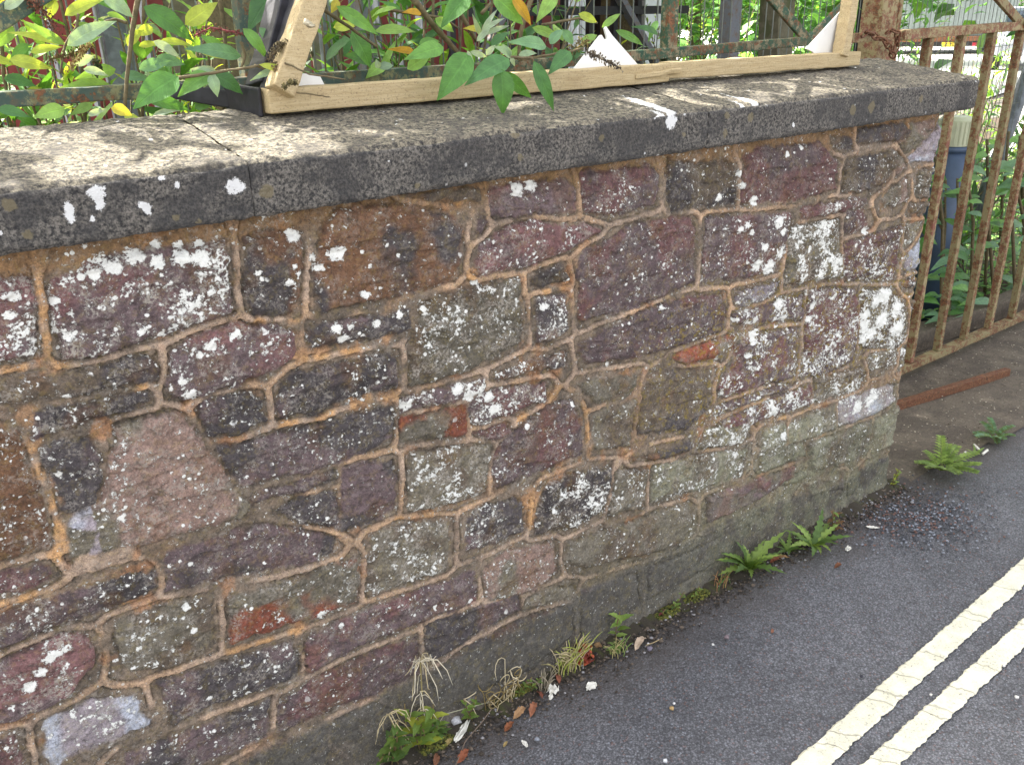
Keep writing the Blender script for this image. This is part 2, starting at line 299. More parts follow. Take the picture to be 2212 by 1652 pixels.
# ------------------------------------------------------------------ the rubble wall: outline of each stone, its colour and its lichen
PAL = dict(P=(102, 86, 88), K=(74, 68, 70), M=(116, 84, 84), O=(114, 84, 64), R=(140, 78, 60), G=(114, 107, 94), B=(98, 86, 74),
           W=(142, 118, 108), L=(178, 182, 194), V=(150, 140, 146), N=(142, 140, 120), S=(84, 78, 72))
STONES = '''M 1.2 -80,620 0,607 60,604 78,665 73,765 0,781 -80,800
P 1.3 108,607 189,572 324,537 486,524 497,678 351,721 200,770 138,778 115,700
O .5 534,517 566,501 647,510 655,531 650,601 634,674 593,682 550,680 534,630
O .25 717,466 782,447 863,442 982,466 998,488 995,547 982,607 863,634 755,664 701,674 685,650 677,588 696,510
B .1 874,423 998,407 1041,412 1044,437 971,434
P .1 1025,510 1041,453 1052,480 1041,504
P .3 1065,405 1229,388 1246,407 1243,459 1062,467
P .8 1262,372 1321,369 1402,359 1426,378 1413,442 1348,461 1267,461 1259,418
B .4 1448,348 1510,356 1570,350 1591,369 1591,440 1524,445 1453,456 1445,418
M .3 1610,343 1640,318 1775,310 1797,343 1810,348 1805,407 1721,434 1602,440
B .3 1802,297 1845,294 1845,321 1805,321
B .1 1859,281 1958,267 1967,283 1958,300 1872,310 1853,305
W .2 1969,267 2026,262 2015,283 1977,321 1953,327 1942,308 1972,291
L .1 2042,262 2046,316 2036,343 1969,348 1964,340 2007,302
B .4 1834,346 1931,327 1934,364 1910,397 1856,413 1818,413 1823,375
W .3 1937,327 1953,348 1958,362 1937,380
W .9 1902,429 1958,386 1961,429 1931,451 1907,445
G 1.3 1985,375 2030,359 2030,424 1980,429
B .3 1964,443 2026,434 2022,461 1964,464
M 1.2 1729,453 1775,443 1842,429 1872,429 1867,445 1815,456 1732,472
P .9 1832,456 1867,451 1875,483 1883,494 1826,507
M .8 1037,537 1078,499 1154,475 1197,488 1267,485 1291,499 1245,529 1213,542 1132,575 1035,593 1029,567
P .4 1262,542 1321,515 1359,491 1429,475 1499,469 1502,607 1429,640 1348,672 1253,693 1253,634 1248,567
P .7 1529,470 1710,462 1699,524 1683,578 1613,597 1516,613
G 1.6 1710,491 1813,475 1815,537 1821,599 1775,602 1696,613 1702,551
M .8 1824,526 1950,489 1931,602 1826,605
G .8 1958,486 1996,480 1969,524 1953,526
L .1 2018,494 2006,578 1953,583 1969,543
O .3 1948,613 1980,597 1998,594 1987,618 1956,621
B .2 1143,596 1213,572 1227,604 1175,618 1143,620
K 1. 1159,645 1218,640 1227,710 1186,737 1164,734
G 1. 903,660 960,632 1030,616 1122,604 1126,738 1060,775 990,805 890,832 893,740
P .3 1250,745 1330,700 1430,655 1500,640 1560,640 1570,670 1560,715 1440,755 1350,772 1262,782
V .4 1590,631 1682,612 1680,620 1645,652 1593,658
P 1.1 1584,677 1655,660 1736,639 1734,690 1655,696 1585,701
P .9 1750,628 1853,623 1855,701 1844,782 1790,806 1736,812 1742,715
G 2. 1863,628 1925,628 1952,663 1955,728 1939,750 1871,752 1858,741
G 1. 1974,647 1984,642 1982,728 1969,736
P .7 1585,744 1640,722 1725,709 1722,750 1709,815 1628,836 1560,858 1552,836 1590,775
R .2 1456,770 1497,748 1591,721 1597,735 1559,765 1483,786
B .2 1402,824 1434,799 1537,799 1532,878 1483,926 1380,940 1391,869
G .2 1251,829 1375,807 1370,845 1348,861 1283,872 1267,845
G .4 1283,899 1305,883 1375,867 1367,932 1362,964 1283,972
P .5 1143,910 1186,878 1237,861 1262,961 1256,980 1159,1021 1070,1053 1065,991 1092,951
M 1.4 1030,850 1100,838 1180,826 1178,866 1110,890 1040,918 1022,915 1015,870
O 1. 1059,813 1132,783 1224,761 1224,794 1159,802 1078,821
P 1.5 871,860 1041,819 1041,846 971,871 871,890
R .2 868,908 1009,876 1006,941 871,952
P .6 1025,935 1095,914 1106,941 1066,952
G 1.2 890,979 971,968 1063,962 1049,1065 917,1103 885,1100 882,1038
K .15 739,1011 782,998 847,998 858,1038 847,1100 809,1124 739,1149
K .5 470,966 512,962 620,933 755,898 850,879 848,941 809,968 674,1014 528,1051 505,1025
K .5 544,1070 647,1041 723,1016 728,1035 620,1068 542,1089
K .6 593,1106 647,1079 728,1060 733,1146 647,1127
K .5 671,709 782,690 885,669 882,706 863,720 728,742 672,752
K .6 607,835 625,806 755,784 855,768 860,833 782,852 688,892 601,900 603,860
K .5 427,878 459,861 540,848 567,870 575,907 513,940 454,942 440,913
W .6 248,916 378,894 405,910 432,961 486,1026 537,1096 527,1113 405,1140 338,1169 270,1177 151,1204 146,1145 167,1115 221,1077 243,988
V .3 151,1123 189,1096 230,1091 257,1123 273,1172 194,1196 154,1177
K .5 89,967 130,945 194,948 213,988 216,1042 200,1083 162,1104 135,1096 119,1042 97,1005
O .6 -80,915 0,926 32,940 51,988 86,1069 108,1150 105,1177 0,1207 -80,1230
B .7 -80,820 0,824 135,802 332,770 348,796 337,818 189,848 0,870 -80,880
K .6 78,891 189,870 321,843 324,867 243,894 162,921 73,945
P .8 372,760 420,725 520,700 600,702 638,722 630,775 600,797 520,825 460,848 395,865 362,850
M .4 -80,1250 0,1237 81,1223 113,1226 108,1253 65,1267 0,1283 -80,1300
K .6 -80,1350 0,1333 135,1287 270,1241 335,1235 340,1268 243,1311 135,1349 0,1400 -80,1425
K .35 362,1192 440,1170 560,1135 640,1140 728,1162 722,1200 650,1222 520,1243 430,1262 362,1274
G .7 248,1343 351,1308 459,1287 464,1343 459,1403 378,1438 275,1451 251,1384
M 1.2 -80,1450 0,1432 81,1395 151,1370 194,1384 205,1419 176,1465 149,1503 54,1541 0,1554 -80,1575
V .8 103,1557 189,1522 286,1503 302,1541 324,1565 216,1611 135,1641 115,1670 100,1600
M .5 -80,1600 0,1595 30,1587 46,1652 46,1700 -80,1720
K .7 343,1473 440,1445 540,1415 627,1388 645,1440 640,1462 512,1508 378,1557 360,1515
R .6 500,1292 560,1270 640,1245 720,1222 771,1205 775,1250 768,1300 701,1325 606,1350 512,1381 500,1390 497,1330
G 1.1 803,1155 904,1127 965,1130 971,1175 962,1232 863,1265 795,1280 800,1210
P .45 663,1378 755,1332 876,1289 1025,1235 1030,1297 904,1346 771,1395 668,1454 663,1420
W .6 1048,1225 1105,1190 1197,1168 1202,1236 1159,1274 1056,1298 1046,1263
P .35 604,1519 701,1454 809,1411 901,1376 906,1454 809,1500 701,1540 604,1578
K .5 268,1630 405,1580 512,1540 578,1513 582,1560 575,1590 512,1620 430,1652 270,1690
K .2 920,1350 1000,1320 1120,1283 1122,1320 1040,1365 930,1430 920,1400
G .15 1135,1298 1175,1273 1240,1271 1237,1287 1186,1303 1132,1317
S .1 1000,1400 1100,1350 1160,1325 1234,1308 1236,1370 1150,1440 1040,1490 960,1530 930,1470
S .05 1259,1276 1372,1236 1380,1303 1340,1335 1290,1375 1256,1390
S .05 1400,1230 1510,1182 1615,1136 1600,1180 1483,1250 1402,1290
G .35 1229,1176 1294,1149 1483,1090 1494,1128 1470,1176 1321,1211 1267,1225 1224,1209
B 1.3 1164,1112 1181,1047 1267,1014 1321,1012 1318,1052 1299,1106 1240,1138 1154,1155
K .8 1010,1120 1050,1093 1113,1079 1127,1090 1127,1144 1078,1168 1005,1190
G .8 1329,1020 1397,1014 1389,1095 1321,1112
N .9 1410,1009 1537,979 1613,974 1605,1028 1510,1060 1407,1085
O .1 1367,998 1402,985 1489,955 1491,974 1456,987 1370,993
M .1 1530,1075 1570,1060 1660,1030 1715,1010 1715,1030 1640,1075 1560,1115 1530,1125
N .5 1642,978 1696,962 1736,957 1739,984 1696,1000 1639,1021
N .4 1706,919 1755,894 1804,876 1804,924 1750,946 1704,959
N .8 1647,932 1696,913 1698,962 1644,973
V 1. 1814,870 1858,851 1930,832 1928,865 1901,886 1847,908 1812,919
N .4 1744,957 1804,940 1882,908 1877,973 1847,994 1760,1016 1750,994
N .2 1890,908 1940,881 1938,954 1885,975
P 1.6 1560,912 1615,886 1696,851 1755,832 1755,870 1696,889 1615,919 1560,940
G 1.2 1760,819 1858,795 1868,811 1858,840 1804,857 1760,867
G 1. 1880,766 1936,752 1936,785 1882,798
G 1.4 1947,755 1967,750 1962,782 1944,804
P 1. 1548,880 1640,848 1700,828 1715,835 1640,862 1545,898
N 1.2 1530,925 1600,905 1620,925 1600,955 1540,965 1510,968
N .2 1668,1040 1740,1018 1760,1024 1700,1050
G .1 1793,1032 1820,1024 1820,1054 1793,1059
G .1 1740,1045 1785,1032 1785,1060 1740,1075
S .05 1831,1045 1868,1005 1915,989 1911,1054 1831,1067
S .1 712,1567 804,1519 809,1586 717,1600
S .1 512,1652 606,1600 706,1570 706,1680 512,1720'''
WHITE = '''674,555,10 725,547,18 687,577,12 785,635,11 782,543,5 831,528,5 849,524,4 860,552,5 794,573,5 821,622,5 1024,610,7 636,510,18 643,589,7
623,610,10 636,575,7 554,589,8 563,601,6 814,699,10 755,705,9 728,710,13 742,731,13 864,680,10 292,554,20 338,564,18 392,556,22 432,556,22 243,578,22
203,591,16 340,529,12 389,529,10 432,526,10 119,651,12 146,724,12 454,629,9 505,721,14 454,742,16 579,742,8 392,821,10 410,850,16 308,713,12
1613,485,8 1597,497,8 1626,502,6 1662,578,15 1634,575,12 1649,535,8 1686,545,14 1632,434,10 1599,375,7 1602,402,8 1553,427,9 1682,655,11 1632,688,7
1587,689,6 1628,723,12 1626,736,10 1615,766,8 1427,664,7 1170,661,9 1120,410,16 1150,402,14 877,873,14 1014,854,14 985,841,12 1055,857,11 1068,884,14 1054,859,9 1067,880,10
1910,640,14 1890,650,12 1935,670,14 1905,690,16 1880,720,12 1930,710,14 1870,680,10 450,1505,6 400,1310,9 695,1325,14 110,1410,18 85,1445,14 60,1480,14 140,1395,10
1800,640,8 1755,660,8 1748,690,7 1850,880,12 1880,860,14 1690,940,8 1680,480,12 1690,500,9 1870,500,8 30,640,16 20,680,14'''
SX = 2.553
ORANGE = '80,620,22 95,680,26 110,740,30 118,780,30 30,790,26 60,900,26 75,960,22 90,1020,22 110,1080,24 135,1140,30 130,1190,26 205,1095,18 640,690,18 690,755,26 760,745,26 830,730,20 650,770,22 560,900,24 620,915,22 700,895,24 780,870,28 840,850,26 430,900,22 460,940,20 505,1010,18 560,700,14 1250,840,28 1262,880,26 1275,930,26 1200,850,22 1280,975,18 1130,905,18 1090,925,16 1145,1080,26 1150,1120,22 1200,1040,20 520,1400,26 570,1385,22 640,1355,18 1090,1290,18 925,1110,18 860,1125,14 1180,620,18 1215,615,16 1590,770,14 1720,740,12 250,850,18 300,835,16 1775,950,14 1690,905,12 1985,610,18 1975,560,18 1990,520,18 1960,640,18 0,1315,22 60,1290,18 230,1300,16 900,400,16 1020,590,16'
def wall_stonework(parent):
    st = .003; us = np.arange(-.6, SX+.33, st); vs = np.concatenate([np.arange(-.015, .30, .0036), np.arange(.30, 1.236, st)])
    U, V = np.meshgrid(us, vs); sh = U.shape
    wu = U + (vnoise(U, V, 22, 1)-.5)*.007; wv = V + (vnoise(U, V, 22, 3)-.5)*.006
    D1 = np.full(sh, .2); D2 = np.full(sh, .2); ID = np.full(sh, -1); polys = []
    for ln in STONES.split('\n'):
        a = ln.split(); pts = []
        for q in a[2:]:
            x, y = map(float, q.split(',')); p = aty(x, y, 0); pts.append((p.x, p.z))
        polys.append((a[0], float(a[1]), np.array(pts)))
    def sdf(P, u, v):
        n = len(P); d = np.full(u.shape, 1e9); ins = np.zeros(u.shape, bool)
        for i in range(n):
            ax, ay = P[i]; bx, by = P[(i+1) % n]; ex, ey = bx-ax, by-ay
            t = np.clip(((u-ax)*ex+(v-ay)*ey)/(ex*ex+ey*ey+1e-12), 0, 1); d = np.minimum(d, (u-ax-t*ex)**2+(v-ay-t*ey)**2)
            c = ((ay > v) != (by > v)); ins ^= c & (u < (bx-ax)*(v-ay)/((by-ay) if by != ay else 1e-12)+ax)
        return np.where(ins, -1, 1)*np.sqrt(d)
    def put(i, P):
        m = .07; a, b = np.searchsorted(us, [P[:, 0].min()-m, P[:, 0].max()+m]); c, e = np.searchsorted(vs, [P[:, 1].min()-m, P[:, 1].max()+m])
        s = np.s_[c:e, a:b]; d = sdf(P, wu[s], wv[s]); o1, o2, oi = D1[s], D2[s], ID[s]
        new = d < o1; D2[s] = np.where(new, o1, np.minimum(o2, d)); ID[s] = np.where(new, i, oi); D1[s] = np.where(new, d, o1)
    for i, (k, l, P) in enumerate(polys): put(i, P)
    # plain courses where the photograph does not look: beyond the frame and round the end of the wall
    rs = np.random.RandomState(5); z = .02; row = 0
    while z < 1.18:
        hgt = rs.uniform(.07, .12); x = -.62 + rs.uniform(-.1, 0)
        while x < SX+.34:
            wd = rs.uniform(.12, .26); cu, cz = x+wd/2, z+hgt/2
            if cu < 1.3 and aty_visible(cu, cz) is False or x > SX-.01:
                iu = np.clip(np.searchsorted(us, [x+.02, cu, x+wd-.02]), 0, len(us)-1); iz = np.clip(np.searchsorted(vs, [z+.01, cz, z+hgt-.01]), 0, len(vs)-1)
                if D1[np.ix_(iz, iu)].min() > .012:
                    g = .009; P = np.array([(x+g, z+g), (x+wd-g, z+g+rs.uniform(-.01, .01)), (x+wd-g, z+hgt-g), (x+g, z+hgt-g+rs.uniform(-.01, .01))])
                    polys.append((rs.choice(list('PKMBGG')), rs.uniform(.2, 1.), P)); put(len(polys)-1, P)
            x += wd
        z += hgt
    rs = np.random.RandomState(3); nS = len(polys)
    col = np.array([alb(*PAL[k]) for k, l, P in polys] + [(0, 0, 0)]); licv = np.array([l for k, l, P in polys] + [0.]); off = rs.uniform(-.003, .004, nS+1)
    off[[i for i, p in enumerate(polys) if p[0] == 'S']] = .001; tx = rs.uniform(-.03, .03, nS+1); tz = rs.uniform(-.03, .03, nS+1)
    cen = np.array([P.mean(0) for k, l, P in polys] + [(0, 0)])
    ied = D1 - .002 + (vnoise(U, V, 55, 9, 5, .65)-.5)*.022; inside = sstep(.003, -.003, ied); sid = ID
    low = vnoise(U, V, 9, 21, 3); mid = vnoise(U, V, 26, 22, 4)
    # stone colour: every stone drifts between two hues
    alt = {'P': 'M', 'K': 'P', 'M': 'P', 'O': 'K', 'R': 'G', 'G': 'B', 'B': 'K', 'W': 'G', 'L': 'V', 'V': 'L', 'N': 'G', 'S': 'K'}
    col2 = np.array([alb(*PAL[alt[k]]) for k, l, P in polys] + [(0, 0, 0)])
    so_ = rs.rand(nS+1)*40; q = vnoise(U+so_[sid], V+so_[sid]*.7, 11, 30, 4); q = sstep(.47, .62, q)[..., None]
    cs = (col[sid]*(1-q)+col2[sid]*q)*rs.uniform(.78, 1.25, nS+1)[sid][..., None]
    q2 = (sstep(.60, .70, vnoise(U+so_[sid], V, 16, 31, 4))*.32)[..., None]; cs = cs*(1-q2) + np.array(alb(112, 78, 48))*q2
    # mortar: fresh orange pointing, aged grey-brown pointing, soot
    isS = np.array([p[0] == 'S' for p in polys] + [False])[sid]
    org = sstep(.47, .60, vnoise(U, V*1.6, 6.5, 41, 4)); zb = sstep(.42, .18, V - .10*(U < 1.) ); org = org*(1-.8*zb); org = org*.35; org = np.maximum(org, sstep(2.25, 2.5, U)*.35*(1-zb))
    for s_ in ORANGE.split():
        x, y, r = map(float, s_.split(',')); p = aty(x, y, 0); rm = (aty(x, y+r, 0)-p).length; org = np.maximum(org, sstep(1.25, .6, np.hypot(U-p.x, V-p.z)/rm + (vnoise(U, V, 25, 48, 3)-.5)*.6))
    dd = np.abs(D1-D2) + (vnoise(U, V, 60, 52, 3)-.5)*.003; brk = sstep(.34, .46, vnoise(U, V, 11, 55, 4)); rib = sstep(.0120, .0100, dd)*(D1 > -.004)
    smear = np.array(alb(134, 118, 102)); sm2 = sstep(.45, .6, vnoise(U, V, 18, 44, 4))[..., None]; smear = smear*(1-sm2) + np.array(alb(112, 99, 86))*sm2
    rn = vnoise(U, V, 30, 47, 4)[..., None]; rc = np.array(alb(178, 154, 134))*(1-org[..., None]) + np.array(alb(206, 160, 112))*org[..., None]; rc = rc*(.6+.8*rn); rb_ = (rib*brk)[..., None]; och_ = (org*sstep(.5, .62, vnoise(U, V, 12, 46, 3))*.8)[..., None]
    smear = smear*(1-och_) + np.array(alb(184, 140, 100))*och_; cm = smear*(1-rb_) + rc*rb_
    gr = sstep(.45, .6, vnoise(U, V, 20, 42, 4))[..., None]*.5; cm = cm*(1-gr*.7) + np.array(alb(100, 90, 80))*gr*.7
    g2 = (zb*sstep(.9, 1.4, U)*.6)[..., None]; cm = cm*(1-g2) + np.array(alb(118, 112, 92))*g2
    rd = sstep(.66, .76, vnoise(U, V, 15, 43, 4))[..., None]*.5; cm = cm*(1-rd) + np.array(alb(178, 122, 78))*rd*(1-.6*zb[..., None]) + cm*rd*.6*zb[..., None]
    topb = sstep(1.165, 1.2, V + (mid-.5)*.03)[..., None]; cm = cm*(1-topb*.6) + np.array(alb(150, 112, 70))*topb*.6
    # cement skirting low down: the pale grey render splashed over stones near the road
    C = cs*inside[..., None] + cm*(1-inside[..., None])
    plin = (sstep(.012, -.012, V - .182 + .075*sstep(1.75, 2.35, U) + (low-.5)*.03 + (mid-.5)*.02)*.84)[..., None]; C = C*(1-plin) + np.array(alb(90, 87, 82))*(.85+.3*mid[..., None])*plin
    # green algae towards the low right end
    alg = (sstep(.50, .28, V)*sstep(1.3, 1.9, U)*sstep(.35, .55, mid)*.42)[..., None]; C = C*(1-alg) + np.array(alb(132, 134, 110))*alg
    lic = licv[sid]*inside*.9 + (1-inside)*.40*sstep(.4, .6, low)*(1-.6*rib); lic *= (1-plin[..., 0]*1.1); lic += .35*sstep(1.4, 1.8, U)*sstep(.2, .5, V)*(1-sstep(.8, .95, V))*(1-isS)
    lic = np.clip(lic*1.2, 0, 2.2)*.66
    yel = sstep(1.2, 1.6, U)*.8*sstep(.35, .6, V)*(1-sstep(.75, 1., V)) + .25
    wht = np.zeros(sh)
    for s_ in WHITE.split():
        x, y, r = map(float, s_.split(',')); p = aty(x, y, 0); rm = (aty(x+r, y, 0)-p).length*.5+(aty(x, y+r, 0)-p).length*.5
        a, b = np.searchsorted(us, [p.x-2.4*rm, p.x+2.4*rm]); c, e = np.searchsorted(vs, [p.z-2.4*rm, p.z+2.4*rm]); s = np.s_[c:e, a:b]
        wht[s] = np.maximum(wht[s], sstep(1.7, .1, np.hypot((U[s]-p.x)/(rm*1.25), V[s]-p.z if False else (V[s]-p.z)/rm)))
    wht = np.maximum(wht, .47*inside*(licv[sid] > 1.9))
    # relief
    face = off[sid] + tx[sid]*(U-cen[sid, 0])*.5 + tz[sid]*(V-cen[sid, 1])*.5 + (vnoise(U, V, 22, 51, 5, .6)-.5)*.013*(1-.6*isS) + (vnoise(U, V, 90, 57, 4, .6)-.5)*.004
    st2 = vnoise(U*.5+so_[sid], V*2.2, 14, 59, 4, .6); face += .006*(sstep(.48, .50, st2)-.5)*(1-isS); fr = np.abs(vnoise(U+so_[sid], V*1.8, 9, 58, 4)-.5); face -= .003*sstep(.018, .0, fr)*(1-isS)
    edge = -.004*sstep(-.010, .003, D1) + .0035; grv = sstep(.0165, .0135, dd)*sstep(.0100, .012, dd)
    mort = -.0020 + .0032*rib*brk - .0050*grv*brk + (vnoise(U, V, 45, 53, 4)-.5)*.006
    Hh = (face+edge)*inside + mort*(1-inside); pf_ = plin[..., 0]; Hh = Hh*(1-.8*pf_) + .003*pf_
    # thin dark crevice where the pointing stops above the stone below
    crv = sstep(.0042, .001, np.abs(ied-.001))*sstep(.38, .55, vnoise(U, V, 8, 56, 3)); Hh -= .0045*crv
    C *= (1-.45*(crv*sstep(.4, .6, mid)))[..., None]*1.; C *= (1-.25*grv*brk*(1-inside))[..., None]  # recess shade also multiplied into the colour along crevices and grooves
    Hh -= .006*topb[..., 0]; Hh += .012*sstep(.05, -.01, V)
    cor = np.clip((U-SX)/.02, -1, 1)
    ang = (cor+1)*.5*math.pi/2; rr = .016
    X = np.where(U < SX, U, SX); Y = np.where(U < SX, 0, U-SX); nx = np.sin(ang); ny = -np.cos(ang)
    edgew = (vnoise(V, V*0, 7, 61, 3)-.5)*.035*sstep(SX-.12, SX, U) - rr*.4*(1-np.abs(cor))
    Pn = np.stack([X + nx*Hh + edgew, Y + ny*Hh + rr*.25*(1-np.abs(cor)), V], -1).reshape(-1, 3)
    ny_, nx_ = sh; idx = np.arange(ny_*nx_).reshape(sh); quads = np.stack([idx[:-1, :-1], idx[:-1, 1:], idx[1:, 1:], idx[1:, :-1]], -1).reshape(-1, 4)
    n0 = len(Pn); core = np.array([(x, y, z) for z in (-.02, 1.232) for x, y in ((-.6, .03), (SX-.03, .03), (SX-.03, .29), (-.6, .29))])
    cq = np.array([(0, 1, 5, 4), (1, 2, 6, 5), (2, 3, 7, 6), (3, 0, 4, 7)]) + n0
    me = grid_mesh('stonework', np.concatenate([Pn, core]), np.concatenate([quads, cq]),
        {'lic': lic, 'mor': 1-inside, 'yel': yel, 'wht': wht}, np.concatenate([C.reshape(-1, 3), np.tile(alb(110, 98, 84), (8, 1))]), 8)
    me.materials.append(MAT['stone']); o = bpy.data.objects.new('stonework', me); scene.collection.objects.link(o); o.parent = parent
    return o
def aty_visible(x, z, y=0.):
    d = np.array([x, y+CAMD, z-CAMH]); c = M3.T @ d; return bool(c[2] > 0 and abs(c[0]/c[2]*F) < CX and abs(c[1]/c[2]*F) < CY)
def grid_mesh(name, P, Q, attrs, C, pad=0):
    me = bpy.data.meshes.new(name); me.vertices.add(len(P)); me.vertices.foreach_set('co', P.astype(np.float32).ravel())
    me.loops.add(len(Q)*4); me.loops.foreach_set('vertex_index', Q.astype(np.int32).ravel()); me.polygons.add(len(Q))
    me.polygons.foreach_set('loop_start', np.arange(0, len(Q)*4, 4, dtype=np.int32)); me.polygons.foreach_set('loop_total', np.full(len(Q), 4, dtype=np.int32))
    me.polygons.foreach_set('use_smooth', np.ones(len(Q), bool)); me.update(calc_edges=True)
    if C is not None:
        ca = me.color_attributes.new('Col', 'FLOAT_COLOR', 'POINT'); ca.data.foreach_set('color', np.concatenate([C, np.ones((len(C), 1))], 1).astype(np.float32).ravel())
    for k, a in attrs.items():
        at = me.attributes.new(k, 'FLOAT', 'POINT'); at.data.foreach_set('value', np.concatenate([a.ravel(), np.zeros(pad)]).astype(np.float32))
    return me
wall = empty('stone_wall', (0, 0, 0), 'low rubble stone wall of purple-brown lichen-spotted stones with tan pointing and a dark coping', 'wall')
wall_stonework(wall)
COPW = '150,455,14,26 208,412,22,18 215,435,14,20 508,400,24,20 318,450,12,18 350,380,9,9 382,396,8,10 200,470,10,8 305,440,8,12 1450,262,14,20 1715,270,4,6 838,345,4,4 1300,252,4,8'
COPT = '1405,230,22,9 1440,234,26,12 1465,240,22,10 1625,214,22,8 1640,220,14,9 700,385,30,5 920,365,20,4 1120,315,12,4'
COPO = '575,413,17 20,440,16 380,470,10 1113,286,16 1124,342,9 1478,291,7 1570,251,9 1622,254,11 1567,289,9 1842,238,12 1883,232,13 1300,300,8 430,480,8 60,505,12 900,400,7 1990,215,8'
def coping(x0, x1, seed, label):
    sec = [(.03, 1.2275), (-.035, 1.2275), (-.035, 1.314), (.30, 1.364), (.30, 1.23)]; pts = []; st = .005
    for i in range(4):
        a, b = np.array(sec[i]), np.array(sec[i+1]); n = max(2, int(np.hypot(*(b-a))/st))
        for k in range(n): pts.append((*(a+(b-a)*k/n), (n-k)/n if i == 1 else 1, i))
    pts = np.array(pts); ys, zs, seg = pts[:, 0], pts[:, 1], pts[:, 3]
    us = np.linspace(x0+.0004, x1-.0004, int((x1-x0)/.0045)); U, Yg = np.meshgrid(us, ys); _, Zg = np.meshgrid(us, zs); _, Sg = np.meshgrid(us, seg)
    s = np.arange(len(ys))*st; _, SS = np.meshgrid(us, s)
    k1, k2, k3 = (np.argmax(seg == j)*st for j in (1, 2, 3)); ed = lambda k, r: sstep(r, 0, np.abs(SS-k))
    nf = (vnoise(U+seed, SS, 30, 71, 5, .6)-.5); worn = ed(k2, .012)*(.004+.012*np.clip(vnoise(U, U*0, 12, 72, 4)-.35, 0, 1)) + ed(k1, .012)*(.003+.010*np.clip(vnoise(U, U*0, 16, 77, 4)-.4, 0, 1)) + ed(k3, .01)*.005
    endw = (sstep(.012, 0, U-x0)+sstep(.010, 0, x1-U))*.0022
    d = nf*.006 + (vnoise(U+seed, SS, 110, 73, 4, .6)-.5)*.005 - endw
    ny = np.select([Sg == 0, Sg == 1, Sg == 2, Sg == 3], [0, -1, -.148, 1]); nz = np.select([Sg == 0, Sg == 1, Sg == 2, Sg == 3], [-1, 0, .99, 0])
    sag = (vnoise(U, U*0, 1.6, 74, 2)-.5)*.006
    y = Yg + ny*d; z = Zg + nz*d + sag; cy = y - (-.035+.02); cz = z - 1.29
    y += np.where(SS > k2-.02, 1, 1)*worn*.8*(ed(k2, .012) + ed(k1, .01)) - worn*.8*ed(k3, .01); z += -worn*ed(k2, .012)*.8 + worn*ed(k1, .01)*.8 - worn*ed(k3, .01)*.8
    top = (Sg == 2)*1.; edg = ed(k2, .012)*.55; wht = np.zeros(U.shape); och = np.zeros(U.shape)
    for src, plane in ((COPW, 0), (COPT, 1)):
        for q in src.split():
            px, py, a, b = map(float, q.split(','))
            if plane == 0: p, pr, pd = aty(px, py, -.035), aty(px+a, py, -.035), aty(px, py+b, -.035); ra, rb = abs(pr.x-p.x), abs(pd.z-p.z); w_ = np.hypot((U-p.x)/ra, (Zg-p.z)/rb); m = (Sg == 1) | ((Sg == 2) & (Yg < -.02))
            else: p, pr, pd = atz(px, py, 1.322), atz(px+a, py, 1.322), atz(px, py+b, 1.322); ra, rb = abs(pr.x-p.x), max(.012, (pd-p).length); w_ = np.hypot((U-p.x)/ra, (Yg-p.y)/rb); m = (Sg == 2)
            wht = np.maximum(wht, sstep(1.6, .2, w_)*m)
    for q in COPO.split():
        px, py, a = map(float, q.split(',')); p, pr = aty(px, py, -.035), aty(px, py+a, -.035); och = np.maximum(och, sstep(1.3, .7, np.hypot(U-p.x, Zg-p.z)/abs(pr.z-p.z))*(Sg == 1))
    P = np.stack([U, y, z], -1).reshape(-1, 3); r_, c_ = U.shape; idx = np.arange(r_*c_).reshape(r_, c_)
    Q = np.stack([idx[:-1, :-1], idx[:-1, 1:], idx[1:, 1:], idx[1:, :-1]], -1).reshape(-1, 4)[:, ::-1]
    # end caps: fans made of quads between mirrored section points
    n0 = len(P); caps = []; m = r_
    for col in (0, c_-1):
        ring = idx[:, col]; i, j = 0, m-1
        while j-i > 2: caps.append((ring[i], ring[i+1], ring[j-1], ring[j])); i += 1; j -= 1
    cp = np.array(caps); cp[len(cp)//2:] = cp[len(cp)//2:, ::-1]
    me = grid_mesh('coping_slab', P, np.concatenate([Q, cp]), {'topm': top, 'edg': edg, 'wht': wht, 'och': och}, None)
    me.materials.append(MAT['coping']); o = bpy.data.objects.new('coping_slab', me); scene.collection.objects.link(o); o.parent = wall; o['group'] = 'coping slabs along the wall top'
    if label: o['label'] = label
xa = aty(543, 400, -.035).x; xb = aty(1531, 270, -.035).x
coping(-.7, xa, 0, 'dark coping slab with white splashes at the left end')
coping(xa, xb, 5, 'longest dark coping slab under the timber frame')
coping(xb, 2.652, 9, 'dark coping slab that ends by the rusty gate')
